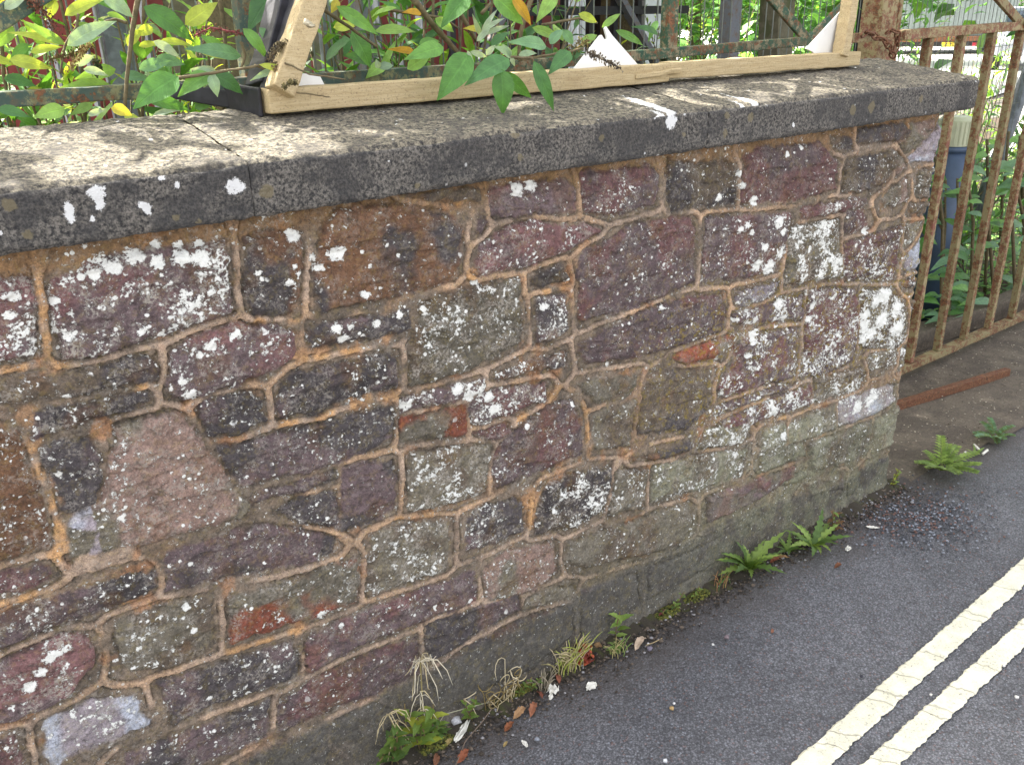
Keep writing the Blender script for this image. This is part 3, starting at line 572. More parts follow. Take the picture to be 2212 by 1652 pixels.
# ------------------------------------------------------------------ the setting: ground, road, driveway, lines
def sheet(name, pts, z, mat, kind='structure', n=None, sub=0, **k):
    m = MB(); m.add([(p[0], p[1], z) for p in pts], [tuple(range(len(pts)))]); o = m.build(name, mat); o['kind'] = kind; return o
sheet('ground', [(-40, -40), (120, -40), (120, 160), (-40, 160)], -.012, MAT['ground'])
e1, e2 = atz(1905, 1062), atz(2212, 925)                          # the edge where asphalt meets the driveway
dr = (e2-e1).normalized(); eF = e1 + dr*6
def strip_sheet(name, pa, pb, w0, w1, z, mat, jag, n=260, lift=0.):
    pa, pb = Vector(pa), Vector(pb); d = (pb-pa); L = d.length; d.normalize(); s = Vector((-d.y, d.x, 0)); vs = []; fs = []
    for i in range(n+1):
        c = pa + d*(L*i/n); a = rnd.uniform(-jag, jag) + .6*jag*math.sin(i*.7); b = rnd.uniform(-jag, jag) + .6*jag*math.sin(i*.43+1)
        for off, zz in ((w0+a, 0), (w0+a*.4+.003, lift), (w1+b*.4-.003, lift), (w1+b, 0)): v = c + s*off; vs.append((v.x, v.y, z+zz))
    for i in range(n):
        for k in range(3): fs.append((i*4+k, i*4+4+k, i*4+5+k, i*4+1+k))
    return MB().add(vs, [f[::-1] for f in fs]).build(name, mat)
# road with a little relief where one can see it
def relief(name, x0, x1, y0, y1, st, z, amp, mat, clip=None, sc=3):
    us = np.arange(x0, x1+st, st); vs = np.arange(y0, y1+st, st); U, V = np.meshgrid(us, vs)
    Z = z + (vnoise(U, V, sc, 81, 5)-.5)*amp
    r_, c_ = U.shape; idx = np.arange(r_*c_).reshape(r_, c_); Q = np.stack([idx[:-1, :-1], idx[:-1, 1:], idx[1:, 1:], idx[1:, :-1]], -1).reshape(-1, 4)
    if clip is not None:
        cu = (U[:-1, :-1]+st/2).ravel(); cv = (V[:-1, :-1]+st/2).ravel(); Q = Q[clip(cu, cv)]
    me = grid_mesh(name, np.stack([U, V, Z], -1).reshape(-1, 3), Q, {}, None); me.materials.append(mat)
    o = bpy.data.objects.new(name, me); scene.collection.objects.link(o); o['kind'] = 'structure'; return o
nrm2 = Vector((-dr.y, dr.x, 0))
side = lambda x, y: (x-e1.x)*nrm2.x + (y-e1.y)*nrm2.y             # >0 on the driveway side
relief('road', -1., 7., -4., .3, .02, -.001, .006, MAT['asphalt'], lambda x, y: (side(x, y) < .02) | (x < e1.x-.05))
MB().add([(-8, -4, -.004), (-1, -4, -.004), (-1, .2, -.004), (-8, .2, -.004)], [(0, 1, 2, 3)]).build('road', MAT['asphalt'])['kind'] = 'structure'
MB().add([(-8, -9, -.004), (12, -9, -.004), (12, -4, -.004), (-8, -4, -.004)], [(0, 1, 2, 3)]).build('road', MAT['asphalt'])['kind'] = 'structure'
relief('driveway', 2.45, 9., -3.5, 1.2, .02, .004, .016, MAT['drive'], lambda x, y: (side(x, y) > -.005) & (x > 2.45), 5)
def lineobj(p0, p1, q0, q1, label):
    a0, a1, b0, b1 = atz(*p0), atz(*p1), atz(*q0), atz(*q1); d = (b0-a0).normalized(); s = Vector((-d.y, d.x, 0))
    w1 = (a1-a0).dot(s); A = a0 - d*1.2; B = b0 + d*4.; lo, hi = sorted((0, w1))
    o = strip_sheet('road_line', A, B, lo, hi, .0045, MAT['line'], .0022, 900, .003); o['kind'] = 'structure'; return o
lineobj((1708, 1652), (1796, 1652), (2212, 1206), (2212, 1288), '')
lineobj((1862, 1652), (1945, 1652), (2212, 1336), (2212, 1416), '')
# gritty dirt in the angle between wall and road
def dirt_strip():
    pts = [(700, 1660), (800, 1652), (971, 1567), (1200, 1440), (1400, 1330), (1560, 1240), (1740, 1145), (1900, 1058)]
    m = MB(); rs = random.Random(4)
    for i in range(7000):
        x = rs.uniform(.2, 2.6); y = -abs(rs.gauss(0, .05))-.002; r = rs.uniform(.0012, .0042)*(1 if rs.random() < .95 else 1.8)
        k = rs.random(); c = alb(70, 62, 54) if k < .5 else alb(110, 98, 86) if k < .8 else alb(52, 48, 46) if k < .93 else alb(160, 158, 160)
        m.blob((x, y, .002+r*.5 + max(0, .02+y)*.5), r, c, 4, .6)
    for i in range(1500):
        p = atz(rs.gauss(1990, 75), rs.gauss(1120, 32)); r = rs.uniform(.0015, .005); k = rs.random()
        m.blob((p.x, p.y, .003+r*.4), r, alb(90, 92, 98) if k < .5 else alb(150, 155, 165) if k < .75 else alb(128, 100, 92), 4, .7)
    for i in range(1300):
        x = rs.uniform(2.6, 4.5); y = rs.uniform(-.6, .8); r = rs.uniform(.0015, .004)
        if side(x, y) < 0: continue
        m.blob((x, y, .01), r, alb(190, 180, 160) if rs.random() < .35 else alb(95, 84, 72), 4, .6)
    o = m.build('grit', MAT['dirt']); tag(o, 'loose grit and dirt along the foot of the wall and on the driveway', 'grit', kind='stuff')
dirt_strip()
# moss and soil cushion along the wall foot
def mossline():
    m = MB(); rs = random.Random(9)
    us = np.arange(.3, 2.6, .012)
    prof = [(0.006, .022), (-.012, .015), (-.03, .008), (-.055, .001)]
    vs = []; fs = []; cs = []
    for i, u in enumerate(us):
        k = .35+.65*rs.random()
        for y, z in prof: vs.append((u, y*(.6+.6*k)-.001, z*k)); cs.append(alb(64, 58, 48) if rs.random() < .8 else alb(70, 72, 40))
    for i in range(len(us)-1):
        for k in range(3): fs.append((i*4+k, i*4+k+1, i*4+5+k, i*4+4+k))
    m.add(vs, fs); m.c = cs; o = m.build('soil_strip', MAT['dirt'], smooth=True); o['kind'] = 'structure'
mossline()
# ------------------------------------------------------------------ leaves
GRN = [alb(90, 140, 70), alb(118, 168, 88), alb(82, 128, 78), alb(146, 186, 96), alb(114, 156, 120)]
PALE = [alb(176, 196, 172), alb(152, 180, 150)]; YEL = [alb(212, 200, 84), alb(188, 204, 92), alb(206, 160, 50)]  # on some leaves these tints also carry sunlit brightness
def lf(m, b, t, wpx, y, col, fold=.22, droop=.1, dy=0., wavy=.03):
    """one leaf hung between two points of the air at distance y behind the wall face"""
    B, T = aty(b[0], b[1], y), aty(t[0], t[1], y+dy); v = Vector((0, -CAMD, CAMH))-B; v.normalize()
    sc = (aty(b[0]+10, b[1], y)-aty(b[0], b[1], y)).length; sc2 = (aty(b[0], b[1]+10, y)-aty(b[0], b[1], y)).length
    n = (v + Vector((rnd.uniform(-.3, .3), rnd.uniform(-.2, .2), .35+rnd.uniform(-.2, .3)))).normalized()
    k = rnd.uniform(.85, 1.15); m.leaf(B, T, n, wpx*sc2/10*1.0, tuple(c*k for c in col), fold, droop, seg=9, wavy=wavy)
def spike(pts, r, y, parent, cols, dens=260, smat='vrough'):
    P = [aty(p[0], p[1], y) for p in pts]; m = MB(); sc = (aty(pts[0][0], pts[0][1]+10, y)-P[0]).length/10
    m.tube(P, sc*2.2, 5, cols[0])
    L = sum((P[i+1]-P[i]).length for i in range(len(P)-1))
    for i in range(dens):
        t = rnd.random()*(len(P)-1); k = int(t); c = P[k].lerp(P[k+1], t-k); d = Vector((rnd.gauss(0, 1), rnd.gauss(0, 1), rnd.gauss(0, 1))).normalized()
        rr = r*sc*rnd.uniform(.35, 1.); q = c+d*rr; cc = rnd.choice(cols); g = rnd.uniform(.7, 1.3); cc = tuple(x*g for x in cc)
        m.blob(q, sc*rnd.uniform(1., 2.4), cc, 4, 1.3); 
        if i % 2: m.tube([c, q], sc*.5, 3, cc, False)
    return m.build('flower_head', MAT[smat], parent)
def stempx(m, pts, y, rpx, col=alb(120, 92, 64), y2=None):
    P = [aty(p[0], p[1], y+(0 if y2 is None else (y2-y)*i/(len(pts)-1))) for i, p in enumerate(pts)]; sc = (aty(pts[0][0], pts[0][1]+10, y)-aty(*pts[0], y)).length/10
    n = len(P); Q = []
    for i in range(n-1):
        for k in range(4):
            Q.append(P[i].lerp(P[i+1], k/4)+Vector((rnd.uniform(-1, 1), rnd.uniform(-1, 1), rnd.uniform(-1, 1)))*sc*.8)
    Q.append(P[-1]); m.tube(Q, [rpx*sc*(1-.35*i/len(Q)) for i in range(len(Q))], 6, col)
def arching(mst, mlf, base, top, nleaf, L, cols, seed, r0=.006, shade=1.):
    rs = random.Random(seed); base, top = Vector(base), Vector(top); mid = base.lerp(top, .55)+Vector((0, 0, .12*(top-base).length)); pts = []
    for i in range(9): t = i/8; pts.append(base*(1-t)**2 + mid*2*t*(1-t) + top*t*t)
    mst.tube(pts, [r0*(1-.7*i/8) for i in range(9)], 5, alb(118, 92, 66))
    for i in range(nleaf):
        t = .18+.82*(i+.5)/nleaf; k = min(7, int(t*8)); c = pts[k].lerp(pts[k+1], t*8-k); d = (pts[k+1]-pts[k]).normalized(); a0 = rs.uniform(0, 6.28) if i % 2 == 0 else a0+math.pi
        s = d.cross(Vector((0, .1, 1))); s = s.normalized() if s.length > .05 else Vector((1, 0, 0)); u = s.cross(d)
        o = s*math.cos(a0)+u*math.sin(a0); dd = (o*.85+d*.55+Vector((0, 0, rs.uniform(-.35, .2)))).normalized(); l = L*rs.uniform(.55, 1.15)*(1-.35*t)
        n = (Vector((0, 0, 1))+Vector((rs.uniform(-.5, .5), rs.uniform(-.6, .3), 0))).normalized(); g = rs.uniform(.75, 1.25)*shade; cc = rs.choice(cols)
        mlf.leaf(c, c+dd*l, n, l*rs.uniform(.22, .32), tuple(x*g for x in cc), .25, rs.uniform(-.05, .18), seg=5, wavy=.03)
def bush(name, label, cat, foot, tips, nleaf, L, cols, seed, group=None, explicit=None, rfoot=.25, shade=1.):
    o = empty(name, foot, label, cat, group); ms, ml = MB(), MB(); rs = random.Random(seed)
    for i, t in enumerate(tips):
        b = Vector(foot)+Vector((rs.uniform(-rfoot, rfoot), rs.uniform(-rfoot*.4, rfoot*.4), 0)); arching(ms, ml, b, t, nleaf, L, cols, seed*100+i, shade=shade)
    if explicit: explicit(ms, ml, o)
    ms.build('stem', MAT['bark'], o, True); ml.build('foliage', MAT['leaf'], o, True); return o
G_, P_, Y_ = GRN, PALE, YEL
def rt(seed, n, x0, x1, y0, y1, z0, z1): rs = random.Random(seed); return [(rs.uniform(x0, x1), rs.uniform(y0, y1), rs.uniform(z0, z1)) for _ in range(n)]
def left_leaves(ms, ml, o):
    for b, t, w_, y, c in [((385, 166), (288, 236), 62, .22, G_[0]), ((455, 159), (384, 210), 40, .24, G_[1]), ((460, 161), (525, 204), 40, .26, G_[2]), ((521, 122), (398, 106), 34, .30, G_[4]),
        ((525, 62), (578, 130), 30, .26, G_[1]), ((310, 15), (420, 92), 50, .34, G_[0]), ((400, 54), (470, 6), 38, .36, Y_[1]), ((600, -20), (536, 68), 60, .40, G_[2]),
        ((331, 89), (390, 127), 22, .3, P_[0]), ((20, 129), (112, 149), 30, .4, Y_[1]), ((66, 114), (136, 102), 20, .42, Y_[1]), ((145, 99), (252, 46), 36, .3, P_[1]), ((140, 96), (12, 70), 18, .38, Y_[1]),
        ((140, 97), (43, 43), 20, .36, G_[3]), ((140, 34), (228, -2), 28, .42, Y_[1]), ((222, -8), (288, 40), 40, .36, P_[1]), ((238, 184), (122, 193), 28, .44, G_[3]), ((240, 234), (286, 250), 30, .34, Y_[0]),
        ((140, 236), (72, 254), 34, .34, G_[3]), ((-5, 236), (66, 254), 26, .34, G_[2]), ((318, 214), (410, 240), 32, .30, G_[0]), ((250, 150), (160, 172), 30, .5, G_[3]), ((300, 150), (372, 132), 28, .38, G_[4]),
        ((470, 160), (410, 150), 24, .3, P_[0]), ((462, 156), (440, 190), 26, .25, P_[0]), ((462, 156), (405, 178), 30, .25, P_[1]), ((335, 130), (400, 140), 30, .4, G_[4]), ((8, 170), (80, 188), 30, .45, G_[2]), 
        ((30, 60), (-20, 110), 30, .45, G_[3]), ((120, 0), (105, 45), 22, .42, Y_[1]), ((205, 70), (160, 48), 20, .5, G_[3]), ((330, 60), (290, 78), 24, .4, Y_[1]), ((230, 30), (275, 46), 16, .4, G_[3]),
        ((90, 190), (50, 215), 22, .48, Y_[1]), ((200, 225), (150, 250), 20, .4, G_[3]), ((420, 235), (470, 215), 26, .35, G_[1]), ((500, 215), (540, 235), 18, .34, Y_[1]), ((455, 160), (470, 210), 26, .23, P_[1]),
        ((560, 60), (600, 110), 22, .3, G_[4]), ((560, 140), (645, 165), 16, .2, Y_[1]), ((600, 150), (540, 175), 16, .22, P_[1]), ((260, 165), (330, 175), 26, .42, G_[4]), ((275, 100), (310, 60), 22, .4, Y_[1]),
        ((10, 20), (60, -8), 24, .4, P_[0]), ((60, 95), (20, 135), 22, .45, G_[1]), ((300, 100), (345, 95), 16, .4, Y_[1]), ((345, 90), (415, 100), 18, .38, Y_[1]), ((480, 110), (430, 75), 26, .4, G_[1]), ((430, 110), (500, 130), 20, .4, Y_[1]),
        ((180, 150), (235, 165), 20, .4, P_[0]), ((160, 140), (205, 120), 22, .42, P_[0]), ((190, 250), (230, 235), 14, .34, P_[0]), ((330, 250), (395, 238), 14, .32, P_[0])]: lf(ml, b, t, w_, y, c)
    stempx(ms, [(300, -10), (288, 55), (280, 120), (274, 170), (268, 250)], .38, 6.5); stempx(ms, [(274, 50), (250, 42), (225, 48)], .38, 4, alb(140, 150, 90)); stempx(ms, [(380, 170), (463, 157), (525, 148), (597, 136)], .24, 4, alb(140, 110, 80), .2)
    stempx(ms, [(597, 136), (618, 137), (668, 160), (745, 172)], .2, 2.6, alb(190, 190, 140), .14); stempx(ms, [(550, 140), (600, 165), (610, 200)], .22, 2.6, alb(170, 170, 110)); stempx(ms, [(170, 30), (165, 60), (140, 97), (130, 160)], .4, 3.5)
    stempx(ms, [(475, -10), (487, 90), (483, 240)], .5, 6); stempx(ms, [(0, 30), (8, 160), (20, 240)], .48, 5); stempx(ms, [(520, 90), (530, 120), (520, 150)], .27, 4); stempx(ms, [(640, 200), (680, 205), (712, 210)], .16, 2, alb(170, 140, 110))
    for pts, r, y, cs in [([(105, 130), (150, 118), (200, 100)], 12, .35, [alb(96, 88, 46), alb(178, 160, 110), alb(110, 80, 50)]), ([(150, 150), (170, 120), (190, 95)], 10, .34, [alb(200, 180, 120), alb(150, 120, 70)]),
        ([(420, 78), (455, 60), (525, 74)], 13, .27, [alb(140, 72, 72), alb(110, 84, 54), alb(90, 60, 50)]), ([(56, -4), (95, 25), (126, 76)], 24, .40, [alb(120, 78, 60), alb(80, 56, 44), alb(150, 100, 80)]),
        ([(580, 130), (600, 105), (614, 92)], 14, .2, [alb(110, 96, 70), alb(140, 130, 100), alb(80, 70, 50)]), ([(590, 150), (618, 142), (626, 160)], 10, .19, [alb(120, 100, 70), alb(150, 130, 90)]), ([(612, 190), (628, 176), (640, 180)], 8, .15, [alb(120, 110, 70), alb(90, 84, 60)]),
        ([(205, 130), (215, 150), (205, 160)], 10, .42, [alb(70, 84, 50), alb(100, 90, 60)])]:
        spike(pts, r, y, o, cs, 170)
tl = rt(61, 34, -.05, .8, .45, .9, 1.38, 1.6) + [(x, y, z) for x, y, z in [(.0, .55, 1.75), (.25, .7, 1.62), (.45, .5, 1.9), (.55, .8, 1.55), (.1, .9, 1.5), (.35, 1.0, 1.7), (.7, .6, 1.8), (.15, .45, 2.05), (.62, .45, 2.1), (.4, .75, 2.2), (-.1, .6, 2.1), (.8, .75, 2.0), (.28, .5, 2.3)]]
bush('buddleia_bush', 'sunlit yellow-green buddleia bush with dried flower heads, behind the left end of the coping', 'bush', (.35, .62, 0), tl, 26, .13, [G_[1], G_[3], Y_[1], G_[0]], 3, explicit=left_leaves)
def mid_leaves(ms, ml, o):
    for b, t, w_, y, c in [((1014, 116), (944, 218), 60, .12, G_[0]), ((1100, 128), (1003, 186), 46, .10, G_[2]), ((1084, 150), (1086, 249), 50, .08, G_[0]), ((1086, 155), (1148, 212), 30, .11, G_[0]),
        ((1153, 132), (1196, 240), 32, .06, G_[2]), ((1232, 112), (1184, 162), 36, .12, G_[2]), ((1180, 101), (1095, 92), 30, .16, G_[4]), ((1188, 96), (1216, 64), 24, .2, G_[4]), ((1216, 66), (1238, 96), 22, .24, G_[4]),
        ((1012, -8), (952, 62), 46, .3, G_[0]), ((1064, -12), (1130, 54), 42, .22, G_[1]), ((1106, -6), (1147, 56), 26, .2, Y_[2]), ((1200, -12), (1158, 50), 32, .24, G_[3]), ((727, 14), (817, 76), 30, .28, G_[1]),
        ((810, 68), (898, 70), 24, .34, G_[3]), ((760, 68), (800, 148), 44, .36, G_[0]), ((958, 102), (872, 130), 38, .32, G_[1]), ((895, 112), (836, 107), 16, .38, Y_[2]), ((910, 30), (868, 28), 18, .4, Y_[2]),
        ((1421, 74), (1363, 58), 16, .4, G_[2]), ((1330, 66), (1389, 99), 18, .3, G_[1]), ((1300, 60), (1340, 30), 16, .4, G_[3]), ((1250, 30), (1290, 50), 20, .4, Y_[1]), ((1255, 95), (1290, 76), 20, .36, G_[3]),
        ((800, 132), (740, 120), 30, .4, G_[2]), ((830, 140), (790, 170), 30, .4, G_[3]), ((1160, 90), (1130, 80), 14, .2, P_[0]), ((1010, 110), (1022, 146), 12, .12, P_[0]), ((1016, 112), (1052, 124), 14, .13, P_[0]), ((1050, 120), (1070, 98), 14, .2, P_[0]),
        ((1104, 124), (1065, 100), 20, .14, P_[1]), ((1104, 124), (1112, 144), 10, .12, P_[0]), ((1104, 124), (1085, 95), 14, .14, P_[1]), ((1120, 120), (1160, 116), 16, .14, P_[1]), ((1030, 90), (1060, 60), 14, .3, P_[0]), ((1040, 70), (1090, 40), 12, .32, P_[0]),
        ((1045, 75), (1100, 56), 12, .32, P_[0]), ((1040, 80), (1020, 30), 12, .34, P_[0]), ((1040, 74), (1075, 20), 12, .34, P_[0]), ((820, 148), (850, 142), 22, .3, P_[1]), ((818, 148), (812, 128), 14, .3, P_[0]), ((1040, 66), (1000, 62), 16, .36, Y_[0]),
        ((940, 40), (980, 70), 24, .4, G_[3]), ((880, 150), (930, 120), 30, .36, G_[3]), ((905, 95), (950, 90), 20, .4, G_[1]), ((720, 60), (770, 55), 24, .45, Y_[1]), ((730, 0), (715, 30), 20, .4, Y_[0]), ((1420, 45), (1400, 92), 16, .42, G_[1]),
        ((1060, 100), (1100, 70), 20, .3, G_[2]), ((1150, 60), (1210, 85), 22, .3, G_[3]), ((1230, 130), (1260, 100), 22, .3, G_[2]), ((1180, 160), (1240, 190), 14, .22, Y_[1])]: lf(ml, b, t, w_, y, c)
    bc = alb(132, 92, 60); stempx(ms, [(700, 22), (756, 60), (815, 102)], .3, 4.5, bc); stempx(ms, [(890, -5), (940, 60), (968, 90), (996, 122)], .42, 8, bc); stempx(ms, [(978, -5), (1000, 40), (1030, 90)], .4, 7, alb(170, 120, 76))
    stempx(ms, [(1120, 130), (1170, 122), (1230, 112), (1260, 104)], .16, 3.5, alb(150, 130, 90)); stempx(ms, [(1104, 124), (1150, 126), (1153, 134)], .12, 3.5, bc); stempx(ms, [(820, 18), (960, 40), (990, 62)], .45, 4, alb(170, 130, 80)); stempx(ms, [(1170, 55), (1250, 40), (1290, 50)], .4, 3.5, bc)
    stempx(ms, [(1150, -10), (1125, 70), (1120, 130)], .35, 6, alb(110, 70, 50)); stempx(ms, [(1040, 30), (1060, 8)], .36, 5, alb(210, 190, 170)); stempx(ms, [(770, 55), (740, 70), (800, 110)], .45, 4, bc)
    for pts, r, y, cs in [([(1268, 112), (1300, 128), (1341, 148)], 11, .10, [alb(104, 92, 74), alb(76, 70, 62), alb(140, 130, 110)]), ([(1222, 122), (1245, 105), (1270, 88)], 18, .3, [alb(130, 112, 62), alb(96, 84, 50), alb(150, 140, 90)])]: spike(pts, r, y, o, cs, 170)
tm = rt(62, 34, .85, 1.7, .45, .95, 1.38, 1.6) + [(1.0, .75, 1.6), (1.2, .6, 1.85), (1.45, .8, 1.6), (1.1, 1.0, 1.5), (1.35, .55, 2.1), (.95, .55, 2.2), (1.6, .6, 1.75), (1.25, .9, 1.9), (1.05, .85, 1.42), (1.4, 1.0, 1.46), (1.55, .5, 2.25), (.9, .7, 1.9), (1.2, .45, 2.35)]
bush('buddleia_bush', 'buddleia bush with large drooping green leaves hanging over the middle of the timber frame', 'bush', (1.2, .68, 0), tm, 24, .14, [G_[0], G_[1], G_[3], G_[2]], 5, explicit=mid_leaves)
# loose plants further back
bush('shrub', 'pale yellow-green low shrub seen between the wires at far left', 'bush', (.5, 1.5, 0), rt(1, 26, -.1, 1.1, 1.0, 1.7, 1.2, 1.6), 24, .10, [G_[3], Y_[1], P_[1]], 11)
bush('shrub', 'dense grey-green shrub filling the gap behind the middle steel posts', 'bush', (1.9, 1.8, 0), rt(2, 34, 1.2, 2.7, 1.4, 2.1, 1.2, 1.72), 24, .10, [G_[2], G_[4], G_[0], P_[1]], 12)
bush('shrub', 'pale sunlit shrub filling the view behind the green railing post', 'bush', (2.7, 1.7, 0), rt(9, 22, 2.2, 3.2, 1.5, 2.0, 1.15, 1.5), 22, .09, [G_[3], P_[1], Y_[1]], 19)
bush('shrub', 'small-leaved sunlit yellow-green shrub left of the leaning brown post', 'bush', (4.4, 2.6, 0), rt(3, 50, 3.5, 5.6, 2.2, 3.1, 1.0, 1.8), 40, .055, [G_[3], Y_[1], G_[1]], 13, rfoot=.7)
bush('shrub', 'dark green shrub behind the white triangle at the right end of the frame', 'bush', (5.6, 2.5, 0), rt(4, 46, 4.6, 6.6, 2.0, 2.9, 1.0, 1.75), 34, .06, [G_[2], G_[0]], 14, rfoot=.7)
# greenery behind the gate
bush('buddleia_bush', 'green buddleia bush growing behind the rusty gate beside the blue post', 'bush', (4.6, 1.25, 0), rt(5, 30, 4.0, 5.9, .75, 1.6, .35, 1.15), 24, .16, [G_[0], G_[1], G_[4], G_[2]], 15, rfoot=.5)
bush('shrub', 'leafy shoots standing above the coping end in front of the grey van', 'bush', (6.6, 2.0, 0), rt(6, 12, 6.0, 7.3, 1.8, 2.3, .9, 1.42), 24, .11, [G_[1], G_[3]], 16)
bush('shrub', 'low green weeds growing along the mesh fence at the right', 'bush', (7.6, 1.8, 0), rt(7, 46, 5.2, 10., 1.4, 2.4, .25, .8), 24, .10, [G_[1], G_[3], G_[0]], 17, rfoot=1.6)
def gate_leaves():
    o = empty('buddleia_bush', (3.9, .9, 0), 'big-leaved buddleia branches pressing against the lower gate bars', 'bush'); ms, ml = MB(), MB(); rs = random.Random(31)
    for k in range(12):
        x = rs.uniform(2030, 2215); y = rs.uniform(.62, .95); pts = [(x-rs.uniform(-20, 30), 700), (x+rs.uniform(-10, 10), 480), (x+rs.uniform(-30, 30), rs.uniform(240, 400))]; stempx(ms, pts, y, 3, alb(110, 100, 60))
        for i in range(13):
            t = rs.random(); q = (pts[0][0]*(1-t)+pts[2][0]*t, pts[0][1]*(1-t)+pts[2][1]*t); a = rs.uniform(-.6, .9)+(math.pi if i % 2 else 0); l = rs.uniform(28, 60); e = (q[0]+math.cos(a)*l, q[1]+abs(math.sin(a))*l*rs.choice([1, .5, -.3]))
            lf(ml, q, e, l*.3, y+rs.uniform(-.03, .03), rs.choice([G_[0], G_[2], G_[4], G_[1]]))
    ms.build('stem', MAT['bark'], o, True); ml.build('foliage', MAT['leaf'], o, True)
gate_leaves()
def ground_cover():
    m = MB(); rs = random.Random(8)
    for i in range(5200):
        x = rs.uniform(3.6, 7.5); y = rs.uniform(.72, 2.4); z = rs.uniform(0, .13); a = rs.uniform(0, 6.28); l = rs.uniform(.02, .06); g = rs.uniform(.6, 1.3); c = rs.choice([G_[0], G_[1], G_[3]])
        p = Vector((x, y, z)); m.leaf(p, p+Vector((math.cos(a)*l, math.sin(a)*l, rs.uniform(0, .02))), (0, 0, 1), l*.7, tuple(q*g for q in c), .15, .1, seg=4)
    tag(m.build('ground_cover', MAT['weed']), 'low green ground cover of small leaves behind the gate', 'ground cover', kind='stuff')
ground_cover()
MB().add([(2.9, .62, .02), (14, .62, .02), (14, 5, .03), (2.9, 5, .03)], [(0, 1, 2, 3)]).build('soil', MAT['earth'])['kind'] = 'structure'
MB().add([(-2, .36, .02), (2.85, .36, .02), (2.85, 6, .03), (-2, 6, .03)], [(0, 1, 2, 3)]).build('soil', MAT['earth'])['kind'] = 'structure'
kb = MB()
kb.bar((3.3, .66, .055), (6.5, .60, .055), .09, .10, seg=40, jit=.004); tag(kb.build('stone_kerb', MAT['drive'], bevel=.008), 'low grey stone kerb behind the foot of the gate', 'kerb')
def stonebit(p, r, name, label, cat, mat='dirt', col=alb(120, 118, 112), flat=.7, group=None):
    m = MB(); m.blob((0, 0, 0), r, col, 7, flat); o = m.build(name, MAT[mat], smooth=True); o.location = Vector(p)+Vector((0, 0, .001)); return tag(o, label, cat, group)
# ------------------------------------------------------------------ timber frame standing on the coping
def cz(y): return 1.314 + (y+.035)*.1493
fr = empty('broken_signboard', (1.5, .2, 1.35), 'broken pale timber frame with black outer edges standing on the coping', 'frame')
yA, yB = .215, .195
LB, RB = Vector((.612, yA, cz(yA)+.026)), Vector((2.372, yB, cz(yB)+.026))
def plank(name, p, q, w_, h_, mat, up=(0, 0, 1), seg=20, jit=.0012, parent=fr, bev=.003):
    return MB().bar(p, q, w_, h_, up, seg=seg, jit=jit).build(name, MAT[mat], parent, bevel=bev)
sp_ = LB.lerp(RB, .565)
plank('bottom_rail', LB, sp_, .042, .042, 'wood'); plank('bottom_rail', sp_+Vector((.003, .004, .004)), RB, .040, .038, 'wood')
plank('splinter', LB.lerp(RB, .50)+Vector((0, -.024, -.004)), LB.lerp(RB, .585)+Vector((0, -.023, .003)), .006, .012, 'wood', seg=4, jit=.002)
# left upright leans back to the right
l0, l1 = aty(604, 200, .19), aty(716, -130, .26); plank('upright', l0, l1, .044, .036, 'wood', up=(0, 1, .1))
b0, b1 = aty(588, 205, .222), aty(690, -130, .30); plank('black_edge', b0, b1, .03, .052, 'black', up=(0, 1, .1))
c0, c1 = aty(562, 190, .27), aty(640, -110, .34); plank('black_edge', c0, c1, .035, .06, 'black', up=(0, 1, .1))
plank('black_edge', LB+Vector((-.006, .002, -.002)), LB+Vector((-.03, .11, .006)), .008, .050, 'black', up=(0, 0, 1), seg=4)
plank('black_edge', LB+Vector((-.028, .10, .0)), LB+Vector((-.115, .15, .02)), .006, .03, 'black', up=(0, 0, 1), seg=4)
plank('upright', aty(1815, 122, .185), aty(1858, -120, .2), .034, .036, 'wood', up=(0, 1, .1))
def tri(name, pts, y, th, parent, lab=None):
    P = [aty(a, b, y) for a, b in pts]; n = len(P); m = MB(); m.add(P+[p+Vector((0, th, 0)) for p in P], [tuple(range(n)), tuple(range(2*n-1, n-1, -1))]+[(i, i+n, (i+1) % n+n, (i+1) % n) for i in range(n)])
    o = m.build(name, MAT['white'], parent); 
    if lab: o['label'] = lab
tri('white_gusset', [(612, 215), (640, 172), (655, 159), (690, 162), (712, 205)], .225, .005, fr, 'low white corner gusset with a rounded top')
tri('white_gusset', [(1236, 172), (1240, 150), (1296, 78), (1300, 76), (1306, 86), (1312, 84), (1306, 62), (1310, 58), (1322, 76), (1378, 140), (1382, 160)], .222, .005, fr, 'large white triangle with a torn tip')
tri('white_gusset', [(1742, 106), (1836, 4), (1846, -10), (1836, 60), (1820, 130), (1770, 130), (1755, 112)], .212, .005, fr, 'white corner triangle against the right upright')
sc_ = MB(); p = aty(672, 56, .17); sc_.blob(p, .0075, (1, 1, 1), 10, .5); sc_.bar(p+Vector((-.012, 0, .008)), p+Vector((0, 0, 0)), .01, .004, (0, 1, 0)); sc_.build('screw', MAT['silver'], fr, True)
